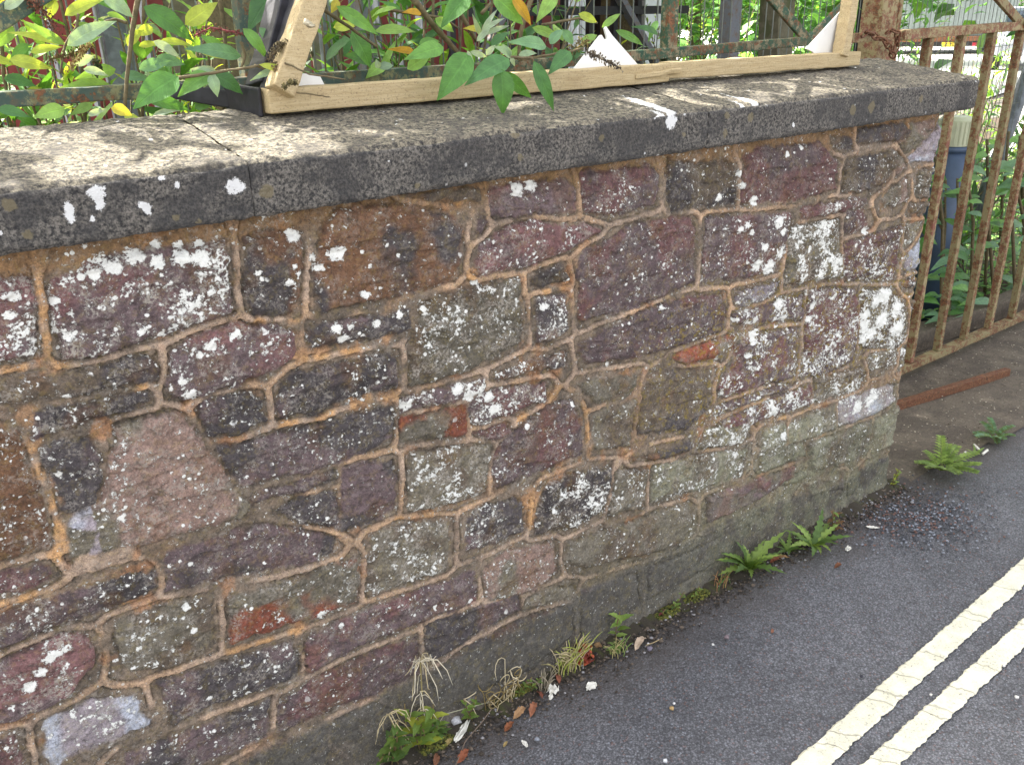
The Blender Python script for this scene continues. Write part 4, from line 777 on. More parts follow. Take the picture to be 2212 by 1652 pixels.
# ------------------------------------------------------------------ green railing behind the coping
rl = empty('steel_railing', (1.3, .42, 0), 'green flaking steel railing with diagonal braces behind the coping', 'railing')
ry = .42; rz = 1.396
plank('rail', (-.6, ry, rz), (.55, ry, rz), .035, .026, 'green_dark', parent=rl, seg=30, jit=.0008, bev=.002); plank('rail', (.553, ry, rz+.0005), (1.15, ry, rz+.0005), .035, .026, 'green_dark', parent=rl, seg=15, jit=.0008, bev=.002); plank('rail', (1.153, ry, rz), (2.46, ry, rz+.022), .035, .026, 'rust_green', parent=rl, seg=30, jit=.0008, bev=.002)
plank('rail', (2.463, ry, rz+.022), (2.86, .46, rz+.022), .035, .028, 'rust_cream', parent=rl, seg=10, jit=.0008, bev=.002)
def zoff(p, dy): return p+Vector((0, dy, 0))
plank('post', Vector((.66, ry+.03, .02)), Vector((.69, ry+.03, 2.05)), .035, .035, 'green_dark', up=(0, 1, 0), parent=rl, seg=20, bev=.002); plank('post', Vector((1.845, ry+.001, .02)), Vector((1.845, ry+.001, 2.05)), .038, .03, 'rust_green', up=(0, 1, 0), parent=rl, seg=20, bev=.002)
j = aty(1745, 88, ry-.002); plank('brace', j, aty(1668, -2, ry-.002)+(aty(1668, -2, ry-.002)-j)*5, .012, .030, 'rust_green', up=(0, 0, 1), parent=rl, seg=12); plank('brace', j+Vector((0, -.004, 0)), aty(1836, -4, ry-.006)+(aty(1836, -4, ry-.006)-j)*5, .012, .030, 'rust_green', up=(0, 0, 1), parent=rl, seg=12)
j = Vector((.02, ry-.004, rz)); q = aty(62, 2, ry-.004); plank('brace', j, q+(q-j)*3, .014, .034, 'green_dark', up=(0, 0, 1), parent=rl, seg=12)
# a second run of dark bars: the long top rail is above the picture, its pickets are not
dk = empty('iron_railing', (3.4, 2.3, 0), 'dark iron railing of slanting pickets beyond the middle shrub', 'railing')
for i in range(8): x = 2.35+i*.17; MB().bar((x, 2.3, .4), (x+.02, 2.3, 2.2), .03, .03, (0, 1, 0)).build('picket', MAT['iron'], dk)
MB().bar((2.2, 2.27, 1.54), (3.9, 2.27, 1.53), .03, .04).build('rail', MAT['iron'], dk); MB().bar((2.3, 2.24, 1.1), (2.9, 2.24, 1.9), .03, .04, (0, 1, 0)).build('brace', MAT['galvr'], dk); MB().bar((3.7, 2.24, 1.2), (3.1, 2.24, 1.9), .03, .05, (0, 1, 0)).build('brace', MAT['galvr'], dk)
# gate post, gate, chain
gp = empty('gate_post', (3.0, .45, 0), 'square steel gate post with flaking cream paint and a chain around it', 'post')
P0 = aty(1901, 60, .46); P1 = aty(1947, 60, .46); gx0, gx1 = P0.x, P1.x-.03
plank('post', ((gx0+gx1)/2, .50, 0), ((gx0+gx1)/2, .50, 2.0), .08, gx1-gx0-.004, 'rust_cream', up=(1, 0, 0), parent=gp, seg=26, jit=.001); plank('edge_strip', (gx1+.012, .47, 0), (gx1+.012, .47, 2.0), .022, .022, 'rust_bar', up=(1, 0, 0), parent=gp, seg=26, jit=.001)
gt = empty('steel_gate', (3.9, .47, 0), 'rusty cream-painted steel gate of upright bars between two rails', 'gate')
gz = 1.418; GL = Vector((gx1+.035, .465, gz)); GD = Vector((1., .01, 0)); GE = GL+GD*2.6
tr_ = MB().bar(GL, GE+Vector((0, 0, .03)), .042, .034, seg=60, jit=.0008).build('rail', MAT['rust_cream'], gt, bevel=.003)
MB().bar(Vector((GL.x, .467, .062)), Vector((GE.x, .49, .062)), .042, .032, seg=60, jit=.0012).build('rail', MAT['rust_bar'], gt, bevel=.003)
for i, xx in enumerate([3.24, 3.475, 3.705, 3.94, 4.17, 4.40, 4.63, 4.86, 5.09, 5.32]):
    c_ = MAT['rust_bar'] if i % 3 != 1 else MAT['rust_cream']; MB().bar((xx, .468+.0085*(xx-3), .08), (xx, .468+.0085*(xx-3), gz+.004*(xx-3)), .028, .030, (0, 1, 0), seg=40, jit=.0007).build('bar', c_, gt, bevel=.002)
j = aty(2212, 58, .46); q = aty(2150, -12, .46); MB().bar(j+(j-q)*.15, q+(q-j)*3, .014, .034, (0, 0, 1), seg=10, jit=.001).build('brace', MAT['rust_bar'], gt, bevel=.002)
j2 = aty(2180, 50, .46); MB().bar(aty(2212, 56, .45), aty(2260, -10, .45), .014, .034, (0, 0, 1), seg=10, jit=.001).build('brace', MAT['rust_bar'], gt, bevel=.002)
ch = empty('chain', (gx1, .44, 1.36), 'short rusty chain looped between gate post and gate rail', 'chain')
cp = [(1862, 76), (1872, 70), (1884, 75), (1896, 82), (1908, 86), (1916, 95), (1922, 104), (1926, 114), (1930, 124)]; cy = [.42, .43, .44, .44, .44, .44, .44, .44, .44]
cp2 = [(1916, 70), (1926, 66), (1938, 70), (1940, 82), (1938, 96), (1934, 110)]
def link(a, b, tw):
    d = (b-a); L = d.length*.72; d.normalize(); s = d.cross(Vector((0, 1, 0))).normalized(); s = s*math.cos(tw)+d.cross(s)*math.sin(tw); c = (a+b)/2; pts = []
    for k in range(13): an = 2*math.pi*k/12; pts.append(c+d*math.cos(an)*L+s*math.sin(an)*.010)
    MB().tube(pts, .0034, 6, cap=False).build('link', MAT['rust'], ch, True)
for k in range(len(cp)-1): link(aty(*cp[k], cy[k]-.02), aty(*cp[k+1], cy[k+1]-.02), k*1.5)
for k in range(len(cp2)-1): link(aty(*cp2[k], .42), aty(*cp2[k+1], .42), k*1.5+.7)
g0, g1 = atz(1925, 880, .02), atz(2176, 803, .02); gg = MB(); gg.bar(g0-(g1-g0)*.1, g1, .03, .034, seg=30, jit=.001)
tag(gg.build('steel_gate_stop', MAT['rust'], bevel=.002), 'loose rusty steel bar lying across the driveway in front of the gate', 'bar')
# ------------------------------------------------------------------ wire mesh fence, posts
mf = empty('mesh_fence', (3, .62, 0), 'welded wire mesh fence behind the railing and the gate', 'fence'); m = MB(); 
x = -.4
while x < 9.5: m.tube([(x, .62+.12*max(0, x-2.2), .1), (x+rnd.uniform(-.004, .004), .62+.12*max(0, x-2.2), 2.0)], .0019, 4, cap=False); x += .05
for z in (.12, .42, .72, 1.02, 1.32, 1.62, 1.92): m.tube([(-.4, .623, z), (2.2, .623, z), (9.5, .623+.12*7.3, z)], .0016, 4, cap=False)
m.build('wire_mesh', MAT['wire'], mf)
def post(name, label, px0, px1, y, mat, lean=0., square=False, z1=2.1, group=None):
    a, b = aty(px0, 60, y), aty(px1, 60, y); wd = (b.x-a.x)*.86; x = (a.x+b.x)/2; m = MB()
    if square: m.bar((x-lean*.7, y, 0), (x+lean*.3, y, z1), wd*.8, wd*.8, (0, 1, 0), seg=16, jit=.001)
    else: m.tube([(x-lean*.7, y, 0), (x, y, 1.4), (x+lean*.3, y, z1)], wd*.45, 16)
    return tag(m.build(name, MAT[mat], smooth=not square, bevel=.002 if square else 0), label, 'post', group)
post('steel_post', 'round grey steel tube post directly behind the left upright of the timber frame', 683, 724, .78, 'galv')
post('steel_post', 'grey steel post with a rusty edge behind the middle buddleia', 771, 808, .95, 'galvr', square=True)
post('steel_post', 'square grey post with flaking red paint in front of the yellow-green shrub', 1560, 1592, 1.6, 'galvr', square=True)
post('timber_post', 'wide leaning weathered timber post between the two right-hand shrubs', 1652, 1700, 1.75, 'board', lean=-.12, square=True)
post('timber_post', 'dark timber post just left of the gate post', 1862, 1898, 1.5, 'iron', square=True)
# sloping blue pole and blue post with a cream cap behind the gate
a, b = aty(2170, 300, 1.0), aty(2235, 120, 1.0); tag(MB().tube([a-(b-a)*.9, a, b, b+(b-a)*.7], .036, 14).build('leaning_pole', MAT['galv'], smooth=True), 'blue-grey steel pole leaning behind the gate bars', 'pole')
bp = empty('blue_bollard', (4.2, .8, 0), 'blue round bollard with a ribbed cream cap right of the wall end', 'bollard')
A = aty(2060, 300, .85); A.z = 0; zc = aty(2060, 300, .85).z; m = MB(); m.tube([A, A+Vector((0, 0, zc-.03))], .085, 24); m.build('tube', MAT['blue'], bp, True)
m = MB(); m.tube([A+Vector((0, 0, zc-.055)), A+Vector((0, 0, zc-.03))], .093, 24); m.build('collar', MAT['blue'], bp, True)
m = MB(); m.tube([A+Vector((0, 0, zc-.028)), A+Vector((0, 0, zc+.09)), A+Vector((0, 0, zc+.105))], [.08, .08, .06], 24)
for k in range(24): an = k*math.pi/12; u = Vector((math.cos(an)*.081, math.sin(an)*.081, 0)); m.tube([A+u+Vector((0, 0, zc-.02)), A+u+Vector((0, 0, zc+.085))], .004, 4)
m.build('cap', MAT['cream'], bp)
# ------------------------------------------------------------------ behind on the left: red cladding, galvanised pales, boards
rb = empty('red_building', (1.5, 3.4, 0), 'low red-clad building behind the grey palisade', 'building'); MB().box((.6, 3.5, 1.3), (6.6, .3, 2.6)).build('wall', MAT['red'], rb)
m = MB(); [m.box((-2.6+i*.3, 3.34, 1.3), (.02, .02, 2.6)) for i in range(22)]; m.build('cladding_ribs', MAT['red'], rb); MB().box((.6, 3.5, 2.68), (6.9, .5, .12)).build('roof', MAT['galv'], rb)
pf = empty('palisade_fence', (1, 2.0, 0), 'galvanised palisade fence of narrow grey pales in front of the red building', 'fence')
for i in range(24):
    x = -.3+i*.1
    if 1.0 < x < 1.62: continue
    MB().bar((x, 2., .1), (x+.02, 2., 2.1), .008, .055, (0, 1, 0)).build('pale', MAT['galv'], pf)
MB().bar((-.6, 2.03, .5), (2.6, 2.03, .5), .03, .05).build('rail', MAT['galv'], pf); MB().bar((-.6, 2.03, 1.75), (2.6, 2.03, 1.75), .03, .05).build('rail', MAT['galv'], pf)
MB().bar((.80, 1.96, 0), (.80, 1.96, 2.2), .09, .09, (0, 1, 0)).build('post', MAT['galv'], pf)
tf = empty('timber_fence', (1.3, 1.9, 0), 'grey-green weathered timber boards beside the palisade', 'fence')
for i in range(5): MB().box((1.02+i*.13, 1.9+(i % 2)*.012, 1.05), (.12, .022, 2.1)).build('board', MAT['board'], tf, bevel=.002)
# ------------------------------------------------------------------ beyond the middle and the right
sheet('yard', [(2.5, 3.2), (20, 7.5), (90, 40), (90, 90), (-10, 90), (0, 5)], .02, MAT['yard'])
sheet('street', [(9.5, 3.2), (16, 2.0), (90, 8), (90, 39.9), (20, 7.4)], .03, MAT['yard'])
def rubble():
    m = MB(); rs = random.Random(5)
    for i in range(1500): m.blob((rs.uniform(2.6, 6.5), rs.uniform(3.2, 6), rs.uniform(0, .9)), rs.uniform(.03, .10), rs.choice([alb(120, 104, 88), alb(160, 148, 130), alb(90, 80, 70)]), 5, .7)
    tag(m.build('rubble', MAT['dirt']), 'heap of sunlit brown rubble beyond the dark railing', 'rubble', kind='stuff')
rubble()
pl = empty('palisade_fence', (4.5, 6.5, 0), 'distant pale steel palisade fence beyond the rubble heap', 'fence')
for i in range(26): x = 3.4+i*.16; MB().bar((x, 6.5, 0), (x, 6.5, 2.4), .02, .06, (0, 1, 0)).build('pale', MAT['galv'], pl)
MB().bar((3.2, 6.53, 1.9), (7.6, 6.53, 1.9), .04, .05).build('rail', MAT['galv'], pl); MB().bar((3.2, 6.53, .4), (7.6, 6.53, .4), .04, .05).build('rail', MAT['galv'], pl)
sh = empty('shed', (6, 9.6, 0), 'pale blue-grey shed glimpsed beyond the palisade', 'building'); MB().box((7, 10, 1.5), (9, .6, 3)).build('wall', MAT['grey_van'], sh); MB().box((7, 10, 3.06), (9.3, .9, .12)).build('roof', MAT['galv'], sh); MB().box((7.6, 9.68, 1.), (.9, .04, 2.)).build('door', MAT['iron'], sh)
dd = tag(MB().box((3.95, 2.9, 1.2), (.3, .25, 2.4), col=alb(30, 26, 24)).build('dark_post', MAT['iron'], bevel=.05), 'thick dark post behind the grey diagonal bar', 'post')
# grey van with a yellow plate, silver car
def dirpt(px, dist): r = ray(px, 60); r[2] = 0; r /= np.linalg.norm(r); return Vector((r[0]*dist, r[1]*dist-CAMD, 0))
vc = dirpt(2030, 36.); fd = Vector((vc.x, vc.y+CAMD, 0)).normalized(); sd_ = Vector((fd.y, -fd.x, 0)); rot = Matrix((sd_, fd, Vector((0, 0, 1)))).transposed()
vn = empty('van', vc, 'grey box van with a yellow number plate parked beyond the gate', 'van')
def vb(name, off, size, mat, bev=.02, parent=vn, base=None, r=None):
    base = base or vc; r = r or rot; return MB().box(base + r @ Vector(off), size, r).build(name, MAT[mat], parent, bevel=bev)
vb('body', (0, 2., 1.75), (4.6, 4., 2.3), 'grey_van'); vb('bumper', (0, -.1, .52), (4.6, .2, .16), 'rust', .01); vb('chassis', (0, 1.5, .42), (4.2, 3., .3), 'iron'); vb('tail_light', (1.25, -.03, .33), (.32, .06, .12), 'tlight', .005)
m = MB(); [m.box(vc+rot @ Vector((-2.2+i*.22, -.012, 1.75)), (.03, .03, 2.2), rot) for i in range(21)]; m.build('shutter_ribs', MAT['grey_van'], vn)
for x in (-1.7, 1.7):
    for y in (.7, 3.3):
        c = vc+rot @ Vector((x, y, .36)); MB().tube([c-sd_*.14, c+sd_*.14], .36, 20).build('wheel', MAT['tyre'], vn)
pc = aty(2062, 88, .46); prr = ray(2053, 97); k = (35.6)/math.hypot(prr[0], prr[1]); PC = Vector((prr[0]*k, prr[1]*k-CAMD, CAMH+prr[2]*k))
po = MB().box(PC, (.56, .02, .16), rot).build('number_plate', MAT['plate'], vn)
cu = bpy.data.curves.new('lettering', 'FONT'); cu.body = '2 YD'; cu.size = .17; cu.align_x = 'CENTER'; cu.align_y = 'CENTER'; cu.extrude = .004; to = bpy.data.objects.new('lettering_tmp', cu); scene.collection.objects.link(to)
bpy.context.view_layer.update(); dg = bpy.context.evaluated_depsgraph_get(); tm_ = bpy.data.meshes.new_from_object(to.evaluated_get(dg)); bpy.data.objects.remove(to)
lo = bpy.data.objects.new('lettering', tm_); scene.collection.objects.link(lo); lo.data.materials.append(MAT['ink']); lo.parent = po
WM = Matrix.Translation(PC - fd*.018) @ rot.to_4x4() @ Matrix.Rotation(R(90), 4, 'X'); lo.matrix_local = Matrix.Translation(-(vc)) @ WM
cc = dirpt(2222, 26.); fd2 = Vector((cc.x, cc.y+CAMD, 0)).normalized(); s2 = Vector((fd2.y, -fd2.x, 0)); rot2 = Matrix((s2, fd2, Vector((0, 0, 1)))).transposed()
cr_ = empty('parked_car', cc, 'silver car at the right edge beyond the gate', 'car')
vb('body', (.2, 2., .68), (1.75, 4., .62), 'carbody', .12, cr_, cc, rot2); vb('cabin', (.2, 2.1, 1.2), (1.5, 2.2, .5), 'glass', .15, cr_, cc, rot2); vb('roof', (.2, 2.1, 1.46), (1.4, 1.9, .08), 'carbody', .03, cr_, cc, rot2); vb('headlight', (-.45, -.02, .75), (.32, .08, .16), 'white', .03, cr_, cc, rot2); vb('headlight', (.85, -.02, .75), (.32, .08, .16), 'white', .03, cr_, cc, rot2)
for x in (-.6, 1.): 
    for y in (.7, 3.3): c = cc+rot2 @ Vector((x, y, .32)); MB().tube([c-s2*.1, c+s2*.1], .32, 18).build('wheel', MAT['tyre'], cr_)
# hedge and trees closing the view, and added crowns above it shading coping and drive
def tree(label, foot, h, cr, n, seed, L=.16, cols=None, lift=.45):
    o = empty('tree', foot, label, 'tree', None); rs = random.Random(seed); foot = Vector(foot); mt = MB(); ml = MB(); top = foot+Vector((0, 0, h*.62))
    mt.tube([foot, foot.lerp(top, .5)+Vector((rs.uniform(-.1, .1), rs.uniform(-.1, .1), 0)), top], [h*.03, h*.022, h*.012], 9); cols = cols or [G_[0], G_[1], G_[2]]
    cl = []
    for i in range(14):
        a = rs.uniform(0, 6.28); z = rs.uniform(lift, .98)*h; q = cr*math.sqrt(max(.1, 1-((z/h-.68)/.42)**2))*rs.uniform(.35, .85); e = foot+Vector((math.cos(a)*q, math.sin(a)*q, z)); cl.append(e)
        mt.tube([foot+Vector((0, 0, min(z*.8, h*.6))), e], [h*.01, h*.004], 5)
    for i in range(n):
        c = rs.choice(cl); p = c+Vector((rs.gauss(0, 1), rs.gauss(0, 1), rs.gauss(0, .8)))*cr*.27; d = Vector((rs.gauss(0, 1), rs.gauss(0, 1), rs.gauss(-.2, .6))).normalized(); g = rs.uniform(.7, 1.3); l = L*rs.uniform(.6, 1.2)
        ml.leaf(p, p+d*l, (rs.uniform(-.5, .5), rs.uniform(-.5, .5), 1), l*.5, tuple(v*g for v in rs.choice(cols)), .2, .1, seg=3)
    mt.build('trunk', MAT['bark'], o, True); ml.build('crown', MAT['leaf'], o, True)
tree('leafy tree added behind the gate to shade the driveway, crown out of view', (3.7, 2.5, 0), 4.9, 1.9, 15000, 21, .16, lift=.44)  # added so that no direct sun reaches the driveway
tree('thin high crown added out of view to keep sun off the road', (1.35, 2.75, 0), 4.7, .7, 2600, 24, .13, lift=.78)  # added to block a sun patch on the road
tree('tall thin buddleia crown, unseen above the left coping that it dapples', (-.15, 1.35, 0), 3.3, 1.0, 230, 22, .17, lift=.58)  # unseen crown put in for leaf shadow on the coping
tree('tall thin buddleia crown, unseen above the middle coping that it dapples', (.95, 1.45, 0), 3.5, 1.0, 420, 23, .17, lift=.56)  # crown out of view, put in for the dapples further along
for i, (px, d, lab) in enumerate([(1240, 24, 'sunlit tree far beyond the dark railing'), (1500, 26, 'distant tree above the yellow-green shrub'), (1680, 22, 'distant tree behind the wide leaning timber post'), (1820, 30, 'distant tree between the frame and the gate post'), (950, 20, 'distant tree behind the middle steel post'), (2330, 60, 'distant tree beyond the silver car'), (2130, 70, 'distant tree beyond the grey van')]):
    p = dirpt(px, d); tree(lab, p, 5.+(i % 3), 3.2, 2600, 40+i, .42, lift=.1)
tag(MB().box((70, 75, 3), (130, 3, 6)).build('hedge', simple('far_hedge', alb(78, 96, 58), 1., .5, 1.2, .05)), 'long dark hedge closing the far side of the yard', 'hedge')
# ------------------------------------------------------------------ weeds at the foot of the wall
WG = [alb(124, 152, 74), alb(144, 170, 86), alb(98, 128, 66)]
def weed(px, py, label, kind, r, n, cols, seed, cat='weed', h=.1, dx=0):
    p = atz(px, py, 0); p.y = min(p.y, -.02); rs = random.Random(seed); o = empty('weed', (p.x, p.y, 0), label, cat, 'weeds along the foot of the wall'); m = MB(); ms = MB(); p = Vector((p.x, p.y, .004))
    if kind == 'rosette':
        for i in range(n):
            a = 2*math.pi*i/n+rs.uniform(-.3, .3); l = r*rs.uniform(.6, 1.1); e = p+Vector((math.cos(a)*l, math.sin(a)*l*.8, l*rs.uniform(.25, .75))); g = rs.uniform(.8, 1.2)
            if e.y > -.003: e.y = -.004-rs.random()*.01
            m.leaf(p, e, (0, -.3, 1), l*.24, tuple(v*g for v in rs.choice(cols)), .15, .12, lobes=.45, seg=14)
    elif kind == 'feather':
        for i in range(n):
            a = 2*math.pi*i/n+rs.uniform(-.3, .3); l = r*rs.uniform(.6, 1.1); e = p+Vector((math.cos(a)*l, math.sin(a)*l*.8, l*rs.uniform(.12, .5))); ms.tube([p, p.lerp(e, .5)+Vector((0, 0, .01)), e], .0012, 4, alb(130, 140, 70))
            for k in range(9):
                t = .2+.8*k/9; c = p.lerp(e, t)+Vector((0, 0, .01*math.sin(3.1*t)))
                for s in (-1, 1):
                    b = a+s*1.1; q = c+Vector((math.cos(b), math.sin(b), .25))*l*.24*(1.1-t*.6); g = rs.uniform(.8, 1.2); m.leaf(c, q, (0, 0, 1), l*.13, tuple(v*g for v in rs.choice(cols)), .1, .1, lobes=.6, seg=6)
    elif kind == 'upright':
        for s in range(max(1, n//8)):
            b = p+Vector((rs.uniform(-r, r)*.5, rs.uniform(-.012, 0), 0)); e = b+Vector((rs.uniform(-.03, .03), rs.uniform(-.02, 0), h*rs.uniform(.6, 1.))); ms.tube([b, b.lerp(e, .5)+Vector((rs.uniform(-.008, .008), 0, 0)), e], .0016, 5, alb(120, 104, 66))
            for k in range(8):
                c = b.lerp(e, .15+.85*k/8); a = k*2.4+rs.uniform(-.4, .4); l = h*.32*rs.uniform(.7, 1.1); g = rs.uniform(.75, 1.25); q = c+Vector((math.cos(a)*l, math.sin(a)*l*.7-.004, rs.uniform(-.2, .5)*l)); q.y = min(q.y, -.008); q.z = max(q.z, .004); m.leaf(c, q, (0, -.2, 1), l*.42, tuple(v*g for v in rs.choice(cols)), .2, .1, lobes=.8, seg=7)
    elif kind in ('grass', 'curly', 'seed'):
        for i in range(n):
            a = rs.uniform(0, 6.28); l = h*rs.uniform(.5, 1.1); b = p+Vector((rs.gauss(0, r*.35), -abs(rs.gauss(0, .012)), 0)); pts = []; g = rs.uniform(.8, 1.2); cl = tuple(v*g for v in rs.choice(cols))
            if kind == 'curly':
                c = b+Vector((rs.gauss(0, r*.12), 0, rs.uniform(.2, .9)*h)); rr = rs.uniform(.005, .02); ax = rs.uniform(-.9, .9); f0 = rs.uniform(0, 6); tn = rs.randint(5, 10); st_ = rs.uniform(.6, 1.6); pts = [b, b.lerp(c, .6)+Vector((rs.uniform(-.01, .01), 0, 0))]+[c+Vector((math.cos(f0+t*.5)*rr*(1+.12*t), math.sin(f0+t*.5)*rr*ax, math.sin(f0+t*.5)*rr*st_*(1+.05*t))) for t in range(tn)]
            elif kind == 'seed':
                c = p+Vector((dx, -.01, h)); k_ = rs.uniform(.4, 1.3); pts = [c+Vector((math.cos(a)*.045*t*k_+rs.uniform(-.003, .003), math.sin(a)*.03*t*k_-.01*t, rs.uniform(.01, .045)*t-.05*k_*t*t)) for t in (0, .33, .66, 1., 1.2)]
                if i % 3 == 0: c = p.lerp(c, rs.uniform(.4, .9)); pts = [c+Vector((math.cos(a)*.035*t, -.01*t, .02*t-.05*t*t)) for t in (0, .4, .8, 1.1)]
            else: pts = [b+Vector((math.cos(a)*l*.55*t*t, math.sin(a)*l*.2*t*t-.004, l*t*(1-.35*t))) for t in (0, .3, .6, .85, 1.)]
            for q in pts:
                if q.y > -.002: q.y = -.002-rs.random()*.006
                q.z = max(q.z, .003)
            m.tube(pts, [.0011]*(len(pts)-1)+[.0004], 4, cl, False)
        if kind == 'seed': ms.tube([p, p.lerp(p+Vector((dx, -.01, h)), .5)+Vector((.006, 0, 0)), p+Vector((dx, -.01, h))], .0018, 5, alb(140, 128, 84))
    if ms.v: ms.build('stem', MAT['vcol'], o, True)
    m.build('blades' if kind in ('grass', 'curly', 'seed') else 'leaves', MAT['weed' if kind in ('rosette', 'feather', 'upright') else 'vcol'], o, True)
DRY = [alb(206, 190, 150), alb(190, 170, 130), alb(170, 160, 110)]; RED_ = [alb(150, 50, 70), alb(120, 60, 60)]
weed(1612, 1232, 'fern-like green weed, the taller of the two big weeds mid-way along the wall foot', 'rosette', .14, 22, WG, 1)
weed(1755, 1185, 'dandelion rosette with one upright pale leaf, right of the fern-like weed', 'rosette', .12, 16, WG, 2); weed(1700, 1195, 'small ragged green weed squeezed between the two big weeds', 'rosette', .07, 10, [WG[0], WG[2]], 3)
weed(1800, 1145, 'sparse brown-stemmed weed above the dandelion, against the wall', 'upright', .05, 16, [WG[0], alb(120, 90, 60)], 4, h=.09); weed(1922, 1050, 'bright green round-leaved seedling at the bottom corner of the wall', 'upright', .03, 16, [WG[1], alb(150, 160, 50)], 5, h=.07)
weed(2032, 1018, 'widest feathery green weed on the edge of the driveway', 'feather', .14, 15, [WG[0], WG[1]], 6); weed(2148, 950, 'blue-green feathery weed nearest the right edge', 'feather', .12, 9, [WG[2], alb(110, 150, 110)], 7)
weed(2105, 985, 'tiny flat green weed beside the white cigarette ends', 'rosette', .05, 6, WG, 8); weed(1552, 1262, 'small reddish grass tuft left of the fern-like weed', 'grass', .05, 26, [alb(160, 120, 80), WG[2]], 9, h=.06)
weed(1487, 1290, 'pair of pale round leaves on thin stalks above the moss', 'upright', .03, 8, [alb(150, 180, 90)], 10, h=.05); weed(1426, 1296, 'small glossy green weed against the wall, right of the upright nettle-like one', 'upright', .04, 16, WG, 11, h=.06)
weed(1408, 1325, 'small dull green weed with a reddish foot', 'upright', .03, 8, [WG[2], RED_[1]], 12, h=.05); weed(1308, 1368, 'slim upright nettle-like weed with a red foot', 'upright', .008, 8, [WG[1], WG[0]], 13, h=.13)
weed(1216, 1425, 'drooping clump of straw-yellow grass beside the rust-red leaf ball', 'grass', .06, 75, [DRY[0], alb(180, 190, 90), DRY[2]], 14, h=.10); weed(1326, 1408, 'short green grass tuft right of the rust-red leaf ball', 'grass', .04, 34, [WG[0], DRY[2]], 15, h=.06)
weed(1075, 1500, 'tangle of curled dry tendrils on a mossy clump', 'curly', .13, 22, [DRY[0], alb(220, 205, 170), alb(150, 130, 80)], 16, h=.10); weed(1120, 1500, 'low green weed under the curled dry tendrils', 'upright', .07, 24, [WG[2], WG[0]], 17, h=.05); weed(1168, 1480, 'thin grey dead stalk leaning on the wall', 'grass', .03, 20, [alb(150, 140, 120)], 18, h=.07)
weed(905, 1612, 'tallest weed, topped with a whiskery dry seed head', 'seed', .06, 30, [DRY[0], alb(225, 215, 190)], 19, h=.24, dx=.012); weed(893, 1618, 'yellow-green leafy weed at the foot of the whiskery seed head', 'upright', .09, 32, [alb(170, 180, 70), WG[0]], 20, h=.15)
weed(858, 1648, 'green leafy weed with dry hooked tips, second from the bottom edge', 'upright', .05, 24, [WG[0], WG[2]], 21, h=.14); weed(872, 1640, 'dry hooked twigs standing over the bottom green weed', 'seed', .05, 12, [DRY[0]], 22, h=.15, dx=-.03)
weed(775, 1665, 'lowest green weed, cut by the bottom edge of the picture', 'upright', .05, 16, WG, 23, h=.07); weed(942, 1592, 'small dark green weed right of the whiskery seed head', 'upright', .04, 16, [WG[2], WG[0]], 24, h=.09); weed(1010, 1560, 'small green weed left of the curled dry tendrils', 'upright', .03, 16, [WG[0]], 25, h=.08)
def moss(px, py, r, seed, label):
    p = atz(px, py); rs = random.Random(seed); m = MB()
    for i in range(260):
        a = rs.uniform(0, 6.28); q = r*math.sqrt(rs.random()); g = rs.uniform(.6, 1.3); m.blob((p.x+math.cos(a)*q*1.4, min(-.004, p.y+math.sin(a)*q*.6), .004+(r-q)*.5), .0035, tuple(v*g for v in rs.choice([alb(92, 96, 40), alb(70, 78, 34), alb(120, 118, 50)])), 4)
    tag(m.build('moss_clump', MAT['dirt']), label, 'moss', 'moss clumps in the gutter')
moss(1128, 1492, .03, 1, 'round olive moss cushion beside the curled tendrils'); moss(1440, 1325, .035, 2, 'flat yellowish moss patch under the small weeds'); moss(1505, 1290, .035, 3, 'moss patch by the pale round leaves'); moss(945, 1610, .03, 4, 'moss tuft near the bottom seed head')
# litter, fallen leaves, pebbles
def litter(px, py, L, W_, ang, col, label, name='paper_scrap', cat='litter', mat='paper', curl=.3, grp=None, lobes=0):
    p = atz(px, py, .004); m = MB(); d = Vector((math.cos(ang), math.sin(ang), .05))
    if mat == 'paper':
        s_ = Vector((-d.y, d.x, 0)); n = 5; vs = []; fs = []
        for i in range(n+1):
            for k in range(n+1): a, b = i/n-.5, k/n-.5; vs.append(p + d*L*(a+rnd.uniform(-.09, .09))*(1-.5*abs(b)) + s_*W_*(b+rnd.uniform(-.09, .09))*(1-.9*abs(a)) + Vector((0, 0, rnd.uniform(0, .35)*W_)))
        for i in range(n):
            for k in range(n): fs.append((i*(n+1)+k, (i+1)*(n+1)+k, (i+1)*(n+1)+k+1, i*(n+1)+k+1))
        m.add(vs, fs)
    else: m.leaf(p-d*L/2, p+d*L/2, (rnd.uniform(-.5, .5), rnd.uniform(-.6, .1), 1), W_, tuple(v*rnd.uniform(.7, 1.) for v in col), curl, rnd.uniform(.1, .4), lobes=lobes or rnd.uniform(.7, .95), seg=9, wavy=.12)
    o = m.build(name, MAT[mat]); s = o.modifiers.new('s', 'SOLIDIFY'); s.thickness = .0008; return tag(o, label, cat, grp)
litter(1194, 1491, .032, .034, .4, (1,)*3, 'crumpled cream paper scrap below the rust-red leaf ball'); litter(1277, 1484, .032, .026, .1, (1,)*3, 'white shell-like scrap alone on the asphalt'); litter(998, 1580, .07, .022, .5, (1,)*3, 'long white feather-shaped scrap at the weed bed')
litter(1134, 1606, .022, .012, 1.4, (1,)*3, 'small triangular white chip on the asphalt near the curled tendrils'); litter(1884, 1139, .04, .014, -.9, (1,)*3, 'torn white strip on the gravelly patch'); litter(1832, 1186, .024, .020, .3, (1,)*3, 'white wad right of the dandelion'); litter(1190, 1505, .02, .012, .8, (1,)*3, 'small cream paper flake just under the crumpled scrap')
